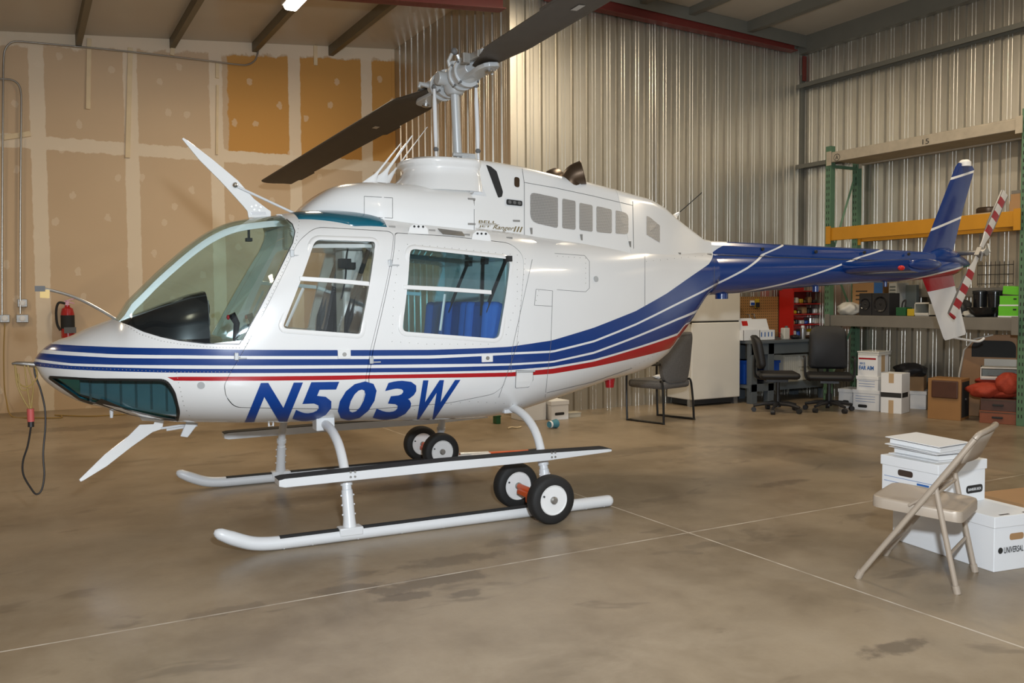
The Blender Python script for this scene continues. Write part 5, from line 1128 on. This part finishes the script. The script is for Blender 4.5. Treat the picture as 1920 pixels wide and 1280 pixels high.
bx0, bx1 = fx1+.03, wp(1556, 640, 'Y', BY).x; BZ = wp(1470, 637, 'Y', BY).z
be = thing('workbench', 'grey steel workbench between the refrigerator and the green rack', 'workbench', (bx0, BY, 0)); bw = bx1-bx0
MB().b2((-.0, -.03, BZ-.035), (bw, .6, BZ)).build('bench_top', 'bench_grey', be, bevel=.004); MB().b2((0, 0, BZ-.17), (bw, .02, BZ-.035)).build('apron', 'bench_grey', be)
for a_ in (.02, wp(1446, 700, 'Y', BY).x-bx0-.05, bw-.12):
    for y_ in (0., .5): MB().b2((a_, y_, 0), (a_+.1, y_+.08, BZ-.035)).build('leg', 'bench_grey', be, bevel=.004)
MB().b2((0, .02, .19), (bw, .58, .225)).build('lower_shelf', 'bench_grey', be); MB().b2((0, 0, .15), (bw, .02, .24)).build('shelf_apron', 'bench_grey', be)
def bpx(px, y_): return wp(px, 640, 'Y', y_).x
for k, (a_, b_, h_, lb) in enumerate(((1396, 1418, .30, 'blue storage bin on the left under the workbench'), (1452, 1462, .28, 'blue storage bin beside the middle leg of the workbench'))):
    t = thing('storage_bin', lb, 'bin', (bpx(a_, 8.15), 8.15, .2255), 0, 'blue bins under the workbench'); MB().b2((0, 0, 0), (bpx(b_, 8.15)-bpx(a_, 8.15), .3, h_)).build('body', 'bin_blue', t, bevel=.01); MB().b2((-.008, -.008, h_-.03), (bpx(b_, 8.15)-bpx(a_, 8.15)+.008, .308, h_)).build('rim', 'bin_blue', t)
mat('drawer_beige', (.47, .44, .36), .4)
a_, b_ = bpx(1471, 8.08), bpx(1535, 8.08); z2 = wp(1500, 664, 'Y', 8.08).z
t = thing('drawer_chest', 'beige plastic drawer chest on the lower shelf of the workbench', 'drawer chest', (a_, 8.08, .2255)); MB().b2((0, .01, 0), (b_-a_, .4, z2-.2255)).build('frame', 'drawer_beige', t, bevel=.006)
for k in range(2):
    hh = (z2-.2255)/2; o = MB().b2(((b_-a_)*.42, -.004, .015+k*hh), ((b_-a_)*.97, .012, hh*.92+k*hh)).build('drawer', 'off_white', t, bevel=.004); MB().b2(((b_-a_)*.44, -.010, hh*.8+k*hh), ((b_-a_)*.95, -.002, hh*.9+k*hh)).build('drawer_lip', 'drawer_beige', o)
for k in range(9): MB().b2((.02+k*.034, .004, .02), (.04+k*.034, .012, z2-.25)).build('rib', 'off_white', t)
pb0, pb1 = wp(1389, 600, 'Y', 8.55).x, wp(1466, 600, 'Y', 8.55).x
t = thing('pegboard', 'brown pegboard on the back wall left of the red shelf', 'pegboard', (pb0, 8.56, wp(1420, 632, 'Y', 8.55).z)); ph_ = wp(1420, 556, 'Y', 8.55).z-t.location.z
m = M['peg_brown']; n = NT(m); v, x, y, z = n.xyz(); hx = n.m('SUBTRACT', n.m('FRACT', n.m('MULTIPLY', x, 28)), .5); hz = n.m('SUBTRACT', n.m('FRACT', n.m('MULTIPLY', z, 28)), .5)
hd_ = n.m('LESS_THAN', n.m('ADD', n.m('MULTIPLY', hx, hx), n.m('MULTIPLY', hz, hz)), .035); n.put(n.b.inputs['Base Color'], n.mix(hd_, (.34, .175, .055), (.05, .03, .015)))
MB().b2((0, 0, 0), (pb1-pb0, .012, ph_)).build('board', 'peg_brown', t)
for k, (px, py0, py1, m_, lb) in enumerate(((1411, 563, 573, 'white_paint', 'white and blue blister pack hanging on the pegboard'), (1420, 560, 577, 'mid_yellow', 'yellow and dark blister pack hanging on the pegboard'))):
    q = wp(px, py0, 'Y', 8.54); q1 = wp(px, py1, 'Y', 8.54); o = thing('blister_pack', lb, 'pack', q1, 0, 'packs on the pegboard'); hh = q.z-q1.z
    MB().b2((-.035, 0, 0), (.035, .012, hh)).build('card', m_, o); MB().b2((-.03, -.012, .01), (.03, .0, hh*.6)).build('blister', 'bin_blue' if k == 0 else 'black_plastic', o)
for px, py, lb in ((1402, 589, 'left hook with a steel clip on the pegboard'), (1411, 588, 'right hook with a black clip on the pegboard')):
    q = wp(px, py, 'Y', 8.545); tag(MB().tube([q+Vector((0, .02, 0)), q+Vector((0, -.03, -.005)), q+Vector((0, -.035, -.05)), q+Vector((.02, -.03, -.06))], .008, 6).build('peg_hook', 'dull_steel'), lb, 'hook', 'hooks on the pegboard')
ra, rb2 = bpx(1486, 8.3), bpx(1545, 8.3); zr = wp(1505, 544, 'Y', 8.3).z
rs_ = thing('red_shelf_unit', 'bright red steel shelf unit with small parts standing on the workbench', 'shelf unit', (ra, 8.3, BZ)); rw, rh = rb2-ra, zr-BZ
MB().b2((0, .0, 0), (.02, .25, rh)).build('side_panel', 'shelf_red', rs_); MB().b2((0, .24, 0), (rw, .25, rh)).build('back', 'shelf_red', rs_); MB().b2((rw-.02, 0, 0), (rw, .25, rh)).build('side_panel', 'shelf_red', rs_); MB().b2((rw*.05, .03, rh), (rw*.4, .22, rh+.06)).build('top_bin', 'shelf_red', rs_)
zz = [.0, .26, .48, .70, .97]
for k in zz: MB().b2((.02, 0, rh*k), (rw-.02, .24, rh*k+.014)).build('shelf', 'shelf_red', rs_)
rnd = random.Random(4); cols = ['clear_plastic', 'off_white', 'cardboard', 'bin_blue', 'mid_yellow', 'black_plastic', 'steel', 'exhaust']
NB = [('second from the bottom', 1), ('third from the bottom', 2), ('topmost', 3), ('lowest', 0)]
for nm, k in NB:
    xx = .03; i = 0
    while xx < rw-.09:
        w2 = rnd.uniform(.05, .09); h2 = rnd.uniform(.04, .1); m_ = cols[(i*3+k*2) % 8]
        t = MB(); t.b2((0, 0, 0), (w2, rnd.uniform(.06, .14), h2)); o = t.build('parts_packet', m_, bevel=.012, seg=1); o.location = (ra+xx, 8.33, BZ+rh*zz[k]+.0145)
        tag(o, '%s small packet from the left on the %s red shelf' % (['first', 'second', 'third', 'fourth', 'fifth', 'sixth', 'seventh', 'eighth'][i], nm), 'packet', 'packets on the red shelves'); xx += w2+rnd.uniform(.008, .03); i += 1
def open_box(label, px0, px1, pyt, pyb, y_, logo):
    a, b = bpx(px0, y_), bpx(px1, y_); t = thing('open_carton', label, 'box', (a, y_, BZ), 0, 'open white cartons on the workbench'); w2 = b-a; h2 = wp((px0+px1)/2, pyt, 'Y', y_).z-BZ; hb = h2*.48; d2 = .10
    mb = MB(); mb.b2((0, 0, 0), (w2, .005, hb)); mb.b2((0, d2-.005, 0), (w2, d2, hb)); mb.b2((0, 0, 0), (.005, d2, hb)); mb.b2((w2-.005, 0, 0), (w2, d2, hb)); mb.b2((0, 0, 0), (w2, d2, .005)); mb.build('body', 'carton_white', t)
    mb = MB(); mb.prism([(0, d2, hb), (w2, d2, hb), (w2, d2+.05, h2), (0, d2+.05, h2)], (0, .005, 0)); lo = mb.build('lid', 'carton_white', t)
    if logo: mb = MB(); mb.prism([(w2*.34, d2+.018, hb+.05), (w2*.68, d2+.018, hb+.05), (w2*.68, d2+.036, hb+.11), (w2*.34, d2+.036, hb+.11)], (0, -.002, 0)); mb.build('red_logo', 'shelf_red', lo)
    else:
        for k in range(4): MB().b2((w2*(.1+.22*k), -.002, hb*.35), (w2*(.16+.22*k), .001, hb*.8)).build('blue_mark', 'print_blue', t)
open_box('open white carton with red mark on the lid, next to the refrigerator', 1394, 1425, 597, 633, 8.06, True); open_box('open white carton with blue marks, right of the red-marked one', 1424, 1453, 598, 633, 8.06, False)
q = bpx(1476, 8.05); t = thing('oil_jug', 'white plastic jug on the workbench before the red shelf', 'jug', (q, 8.05, BZ)); hh = wp(1476, 611, 'Y', 8.05).z-BZ
MB().b2((-.05, 0, 0), (.05, .07, hh*.86)).build('jug', 'off_white', t, bevel=.012); MB().lathe([(.02, hh*.86), (.02, hh)], (.02, .035, 0), n=12).build('cap', 'panel_grey', t)
q = bpx(1505, 8.05); t = thing('spray_can', 'silver spray can on the workbench before the red shelf', 'spray can', (q, 8.05, BZ)); hh = wp(1505, 610, 'Y', 8.05).z-BZ
MB().lathe([(.03, 0), (.032, .01), (.032, hh*.78), (.02, hh*.84)], n=18).build('can', 'steel', t, smooth=True); MB().lathe([(.022, hh*.83), (.022, hh*.98), (.015, hh)], n=16).build('cap', 'white_paint', t, smooth=True)
for px, m_, lb, dm, sd_ in ((1459, 'clear_box', 'crumpled clear plastic bag right of the open cartons on the bench', (.12, .1, .1), 1), (1491, 'black_plastic', 'small heap of black cable on the bench between jug and can', (.14, .12, .06), 2), (1520, 'exhaust', 'brown rag lying on the workbench right of the spray can', (.2, .12, .05), 6), (1541, 'rack_grey', 'grey olive cloth at the right end of the workbench', (.2, .14, .06), 7)):
    blob('rag' if px > 1500 else ('plastic_bag' if px == 1459 else 'cable_heap'), lb, 'bag' if px == 1459 else ('cable' if px == 1491 else 'cloth'), (bpx(px, 8.08), 8.08, BZ), dm, m_, sd_, .3)
# ------------------------------------------------------------------ chairs at the back
mat('chair_cloth', (.13, .125, .12), .95, 0, .35, 90); mat('black_steel', (.006, .006, .006), .4, .0)
def sled_chair():
    c_ = fl(1240, 783); rz = math.atan2(-.39, .12)*0+math.radians(20)
    t = thing('guest_chair', 'grey fabric guest chair on a black sled frame under the tail boom', 'chair', (5.97, 7.46, 0), math.radians(-166))
    for s in (-1, 1):
        P = [(s*.25, .20, .62), (s*.25, -.02, .60), (s*.255, -.2, .585), (s*.26, -.24, .54), (s*.265, -.23, .03), (s*.265, -.19, .012), (s*.265, .22, .012), (s*.265, .255, .03), (s*.25, .23, .40), (s*.225, .20, .44)]
        MB().tube(smoothpath(P, 4), .012, 8).build('side_frame', 'black_steel', t, smooth=True)
    mb = MB(); mb.box((0, -.01, .40), (.48, .48, .09)); mb.build('seat', 'chair_cloth', t, smooth=True, bevel=.035)
    mb = MB(); o_ = rpoly([(-.20, .42), (.20, .42), (.25, .60), (.245, .95), (-.245, .95), (-.25, .60)], [.1, .1, .1, .10, .10, .1], 5); mb.rings([[(p.x*k_, .21+off+.10*(p.y-.42)-.05*(p.x/.24)**2, .68+(p.y-.68)*k_) for p in o_] for off, k_ in ((-.02, .9), (0, 1), (.045, 1), (.06, .92))]); mb.build('backrest', 'chair_cloth', t, smooth=True, angle=50)
    MB().tube([(-.25, .20, .44), (.25, .2, .44)], .012, 8).build('back_rail', 'black_steel', t)
    return t
gc = sled_chair()
o = blob('paper_scrap', 'crumpled white paper lying on the seat of the grey guest chair', 'paper', Vector((5.97, 7.46, .444)), (.13, .09, .05), 'carton_white', 11, .35)
def swivel(label, px, py, rz, back, seat, arms):
    c_ = fl(px, py); t = thing('swivel_chair', label, 'office chair', c_, rz, 'black swivel chairs by the workbench')
    sw, sd, sh = seat; bw_, bh, bz, bd = back
    b = MB(); b.cyl((0, 0, .08), (0, 0, sh-.06), .026, .022, 14); b.cyl((0, 0, .06), (0, 0, .2), .036, n=14); b.build('gas_column', 'black_steel', t, smooth=True)
    for k in range(5):
        a = 2*PI*k/5+.3; d = Vector((math.cos(a), math.sin(a), 0)); l = MB(); l.tube([Vector((0, 0, .10))+d*.02, d*.15+Vector((0, 0, .095)), d*.27+Vector((0, 0, .07))], [.028, .022, .016], 8); lo = l.build('base_arm', 'black_plastic', t, smooth=True)
        q = d*.265; MB().cyl(q+Vector((-d.y*.022, d.x*.022, .027)), q-Vector((-d.y*.022, d.x*.022, -.027)), .027, n=14).build('castor', 'black_plastic', lo, smooth=True)
    mb = MB(); mb.box((0, 0, sh), (sw, sd, .075)); mb.build('seat', 'stool_black', t, smooth=True, bevel=.035); mb = MB(); mb.box((0, .02, sh-.055), (.2, .24, .04)); mb.build('tilt_plate', 'black_steel', t)
    o_ = rpoly([(-bw_/2, 0), (bw_/2, 0), (bw_/2*.92, bh), (-bw_/2*.92, bh)], [.07, .07, .12, .12], 6); mb = MB()
    mb.rings([[(p.x*k_, bd+off+.14*p.y-.12*(p.x/bw_)**2, bz+bh/2+(p.y-bh/2)*k_) for p in o_] for off, k_ in ((-.025, .88), (-.005, 1), (.035, 1), (.055, .9))]); mb.build('backrest', 'stool_black', t, smooth=True, angle=55)
    MB().tube(smoothpath([(0, .06, sh-.05), (0, bd+.03, sh-.03), (0, bd+.06, sh+.08), (0, bd+.055, bz+bh*.4)], 5), .016, 8).build('back_bar', 'black_steel', t, smooth=True)
    if arms:
        for s in (-1, 1): MB().tube(smoothpath([(s*.2, -.05, sh-.05), (s*.26, -.05, sh), (s*.27, -.07, sh+.19), (s*.27, -.02, sh+.215), (s*.27, .2, sh+.21)], 5), .014, 8).build('armrest', 'black_plastic', t, smooth=True)
    return t
swivel('smaller black swivel chair without arms, nearer the refrigerator', 1458, 772, math.radians(52), (.36, .38, .50, .20), (.44, .44, .425), False)
swivel('larger black swivel chair with arms, before the white boxes', 1554, 770, math.radians(-45), (.44, .50, .47, .22), (.50, .48, .40), True)
# ------------------------------------------------------------------ boxes and cases on the floor by the rack
FACE = math.radians(-50)
def pbox(name, label, cat, px0, px1, pyb, pyt, depth, m_, z0=0., rz=FACE, group=None, lid=.04, bpy_=None, pull=0., **k):
    """box whose near lower left and right front corners lie at two pixels; z0 is what it stands on"""
    d = Vector((math.cos(rz), math.sin(rz), 0)); r = ray(px1, pyb); nrm_ = Vector((-d.y, d.x, 0)); A = fl(px0, pyb, 0)
    if bpy_ is not None:                     # stands on something whose front starts at bpy_
        r0 = ray(px0, pyb); A = CO+r0*(nrm_.dot(bpy_-CO)/nrm_.dot(r0)); A.z = 0
    t = nrm_.dot(A-CO)/nrm_.dot(r); B = CO+r*t; w2 = abs((B-A).dot(d)); r2 = ray((px0+px1)/2, pyt); mid = A+d*w2/2; t2 = nrm_.dot(mid-CO)/nrm_.dot(r2); h2 = (CO+r2*t2).z-z0
    T_ = carton(name, label, (A.x, A.y, z0), (w2, depth, h2), rz, m_, lid=lid, cat=cat, group=group, **k); return T_, A, w2, h2
g_ = 'white file boxes by the rack'
t, A1, w1, h1 = pbox('file_box', 'white file box low on the floor at the left, behind the armed swivel chair', 'box', 1572, 1598, 763, 729, .3, 'carton_white', group=g_, rz=math.radians(-75))
mb = MB(); P = rpoly([(w1*.3, .05), (w1*.75, .05), (w1*.75, .09), (w1*.3, .09)], .018, 3); mb.prism([(p.x, -.001, p.y) for p in P], (0, .001, 0)); mb.build('logo_oval', 'print_black', t)
t, A2, w2_, h2_ = pbox('file_box', 'white file box with blue writing at the bottom of the lettered stack', 'box', 1599, 1648, 767, 731, .3, 'carton_white', group=g_, rz=math.radians(-75))
mb = MB(); P = rpoly([(w2_*.2, .03), (w2_*.55, .03), (w2_*.55, .065), (w2_*.2, .065)], .015, 3); mb.prism([(p.x, -.001, p.y) for p in P], (0, .001, 0)); mb.build('logo_oval', 'print_black', t)
for k in range(3): MB().b2((w2_*.1, -.0012, .10+.03*k), (w2_*.85, .0, .104+.03*k)).build('printed_line', 'print_blue', t)
A3 = A2+Vector((.0, .02, 0)); t, _, w3, h3 = pbox('file_box', 'white file box with blue lines in the middle of the lettered stack', 'box', 1606, 1646, 740, 705, .28, 'carton_white', z0=h2_, group=g_, rz=math.radians(-75), bpy_=A2+Vector((.012, .0, 0)))
for k in range(4): MB().b2((w3*.1, -.0012, .04+.03*k), (w3*.85, .0, .044+.03*k)).build('printed_line', 'print_blue', t)
t, _, w4, h4 = pbox('file_box', 'white lettered box with a red band at the top of the stack by the rack', 'box', 1608, 1645, 706, 666, .30, 'carton_white', z0=h2_+h3, group=g_, lid=0, rz=math.radians(-75), bpy_=A2+Vector((.02, 0, 0)))
sign('box_lettering', 'FAR AIM', (w4*.08, -.002, h4*.30), (w4*.74, 0, 0), (0, 0, h4*.2), 'print_dblue' if False else 'print_blue', t, .03); sign('box_lettering', '2012', (w4*.1, -.002, h4*.56), (w4*.28, 0, 0), (0, 0, h4*.1), 'print_blue', t, .03)
MB().b2((w4*.05, -.0015, h4*.80), (w4*.92, 0, h4*.88)).build('red_band', 'heli_red', t); MB().b2((w4+.0, .1, h4*.2), (w4+.001, .2, h4)).build('tape', 'tape_tan', t)
tq = carton('plastic_tub', 'shallow clear plastic tub lid lying on the lettered white box', t.location+Vector((-.0, -.0, h4+.001)), (w4*1.05, .34, .045), math.radians(-75), 'clear_plastic', lid=.015, cat='tub')
t, A5, w5, h5 = pbox('taped_carton', 'white carton closed with tan tape and black bands by the dark bag', 'box', 1651, 1690, 773, 700, .26, 'carton_white', lid=0, rz=math.radians(-72))
for a_, b_, c_, d_, m_ in ((.38, .62, .76, 1.0, 'tape_tan'), (.38, .62, .0, .33, 'tape_tan'), (.0, .99, .40, .52, 'print_black')): MB().b2((w5*a_, -.0015, h5*c_), (w5*b_, 0, h5*d_)).build('tape' if 'tan' in m_ else 'black_band', m_, t)
MB().b2((w5, .02, h5*.40), (w5+.0015, .2, h5*.52)).build('black_band', 'print_black', t)
t, A6, w6, h6 = pbox('file_box', 'white lidded box between the taped carton and the wood cabinet', 'box', 1706, 1736, 766, 733, .3, 'carton_white', group=g_, rz=math.radians(-60))
t, A7, w7, h7 = pbox('cardboard_box', 'brown cardboard box on the white box beside the wood cabinet', 'box', 1705, 1732, 733, 706, .28, 'cardboard', z0=h6, lid=0, rz=math.radians(-60), bpy_=A6+Vector((.01, 0, 0)))
blob('duffel_bag', 'slumped black bag on top of the brown cardboard box by the rack', 'bag', t.location+Vector((.05, .02, h7)), (.42, .34, .17), 'black_plastic', 21, .3, rz=.5)
mat('oak', (.30, .15, .05), .5, 0, .2, 3); mat('brown_leather', (.075, .028, .015), .45, 0, .2, 20); mat('case_rust', (.22, .06, .02), .5, 0, .2, 15); mat('orange_cloth', (.33, .035, .012), .75, 0, .25, 14, .5, 30)
# oak cabinet
A = fl(1737, 782); rz = math.radians(-72); t, _, w8, h8 = pbox('oak_cabinet', 'oak cabinet with a brown padded front on the floor by the rack', 'cabinet', 1739, 1801, 784, 710, .30, 'oak', lid=0, rz=rz)
MB().b2((w8*.12, -.02, h8*.53), (w8*.92, 0, h8*.96)).build('padded_panel', 'brown_leather', t, bevel=.015); MB().b2((w8, .03, .03), (w8+.003, .27, h8-.03)).build('dark_opening', 'black_matt', t); MB().lathe([(.012, 0), (.012, .012)], (w8+.003, .15, h8*.5), (1, 0, 0), 12).build('knob', 'steel', t)
oc = t
# tall oak panel with black arch behind it
P0 = Vector((8.98, 6.05, 0)); t = thing('arched_panel', 'tall oak panel with a black arch standing behind the oak cabinet', 'panel', P0, math.radians(-62)); W_ = .62; H_ = 1.0
H_ = wp(1800, 625, 'X', 8.98).z
pr = [(0, 0), (W_, 0), (W_, H_), (W_*.55, H_*.99), (W_*.25, H_*.93), (W_*.1, H_*.8), (.02, H_*.5)]
mb = MB(); mb.prism([(a, 0, b) for a, b in pr], (0, .05, 0)); mb.build('panel', 'oak', t, bevel=.004); mb = MB(); mb.tube([(a, -.004, b) for a, b in pr[3:]+[pr[0]]], .010, 8); mb.build('edge_trim', 'off_white', t)
ar = rpoly([(W_*.22, H_*.72), (W_*.9, H_*.72), (W_*.9, H_*.92), (W_*.22, H_*.92)], [0, 0, .18, .18], 8); mb = MB(); mb.prism([(p.x, -.004, p.y) for p in ar], (0, .004, 0)); mb.build('arch', 'black_matt', t); MB().b2((W_*.42, -.004, H_*.30), (W_*.95, 0, H_*.70)).build('white_panel', 'off_white', t)
# two cases
cs, A9, w9, h9 = pbox('suitcase', 'rust-brown suitcase lying flat at the bottom by the right rack post', 'suitcase', 1836, 1905, 792, 771, .34, 'case_rust', lid=0, rz=math.radians(-66), group='brown suitcases by the rack')
cs2, _, w10, h10 = pbox('suitcase', 'dark brown leather suitcase lying on the rust-brown one', 'suitcase', 1838, 1905, 768, 748, .32, 'brown_leather', z0=h9, lid=0, rz=math.radians(-66), group='brown suitcases by the rack', bpy_=A9+Vector((.01, 0, 0)))
for q, ww, hh in ((cs, w9, h9), (cs2, w10, h10)): MB().b2((ww*.02, -.004, hh*.86), (ww*.98, 0, hh*.92)).build('piping', 'exhaust', q); MB().box((ww*.5, -.012, hh*.5), (.1, .015, .02)).build('handle', 'black_matt', q, bevel=.004)
zc2 = h9+h10; lc = cs2.location; dx9 = Vector((math.cos(math.radians(-66)), math.sin(math.radians(-66)), 0)); dy9 = Vector((-dx9.y, dx9.x, 0))
def onc(a, b, z_): return Vector((lc.x, lc.y, 0))+dx9*w10*a+dy9*b+Vector((0, 0, z_))
blob('folded_cloth', 'folded rust-red cloth lying on the dark brown suitcase', 'cloth', onc(.50, .16, zc2), (.24, .34, .12), 'orange_cloth', 31, .15, rz=.4)
blob('orange_sleeve', 'orange cloth roll hanging over the left end of the suitcase', 'cloth', onc(.12, .12, zc2), (.36, .26, .17), 'orange_cloth', 33, .25, rz=-.8)
blob('orange_sack', 'round orange sack on the right end of the dark brown suitcase', 'sack', onc(.74, .10, zc2+.05), (.24, .24, .24), 'orange_cloth', 35, .22)
blob('red_cloth', 'red cloth draped over the top of the orange pile before the arched panel', 'cloth', onc(.25, .32, zc2+.12), (.22, .36, .10), 'orange_cloth', 37, .25, rz=.4)
clear_drawer('clear plastic drawer unit on the orange cloth pile', onc(.42, .20, zc2+.18), math.radians(-60), .34, .22, .13)
# small things on the floor under the tail
t, A, w11, h11 = pbox('file_box', 'white lidded box on the floor behind the near rear skid leg', 'box', 1034, 1066, 788, 751, .3, 'carton_white', rz=math.radians(0), lid=.045)
mb = MB(); P = rpoly([(w11*.2, .05), (w11*.75, .05), (w11*.75, .08), (w11*.2, .08)], .013, 3); mb.prism([(p.x, -.001, p.y) for p in P], (0, .001, 0)); mb.build('logo_oval', 'print_black', t)
pbox('file_box', 'larger white box left of the lidded box under the helicopter belly', 'box', 984, 1024, 790, 752, .3, 'carton_white', rz=math.radians(0), lid=0)
pbox('wall_heater', 'low beige baseboard heater on the floor by the corrugated wall', 'heater', 1067, 1089, 783, 773, .1, 'drawer_beige', rz=math.radians(0), lid=.01)
pbox('green_case', 'small green case on the floor at the end of the far step', 'case', 931, 939, 795, 779, .08, 'green_dark', rz=0, lid=.01)
mat('cup_teal', (.06, .22, .28), .5); q = fl(1030, 804); t = thing('paper_cup', 'teal paper cup lying on its side on the floor', 'cup', q+Vector((0, 0, .045)), .3); MB().lathe([(.032, 0), (.045, .10), (.046, .105), (.042, .104), (.03, .004)], (0, 0, 0), (1, -.0, .0), 20).build('cup', 'cup_teal', t, smooth=True); MB().lathe([(.034, -.002), (.0365, .022)], (0, 0, 0), (1, 0, 0), 20, cap=False).build('rim_band', 'white_paint', t)
q = fl(965, 803); tag(MB().tube(smoothpath([q+Vector((-.08, 0, .008)), q+Vector((-.03, .02, .012)), q+Vector((.02, -.01, .008)), q+Vector((.08, .01, .010))], 4), [.008]*13, 6).build('wood_scrap', 'softwood'), 'small curled wood scrap on the floor left of the paper cup', 'scrap')
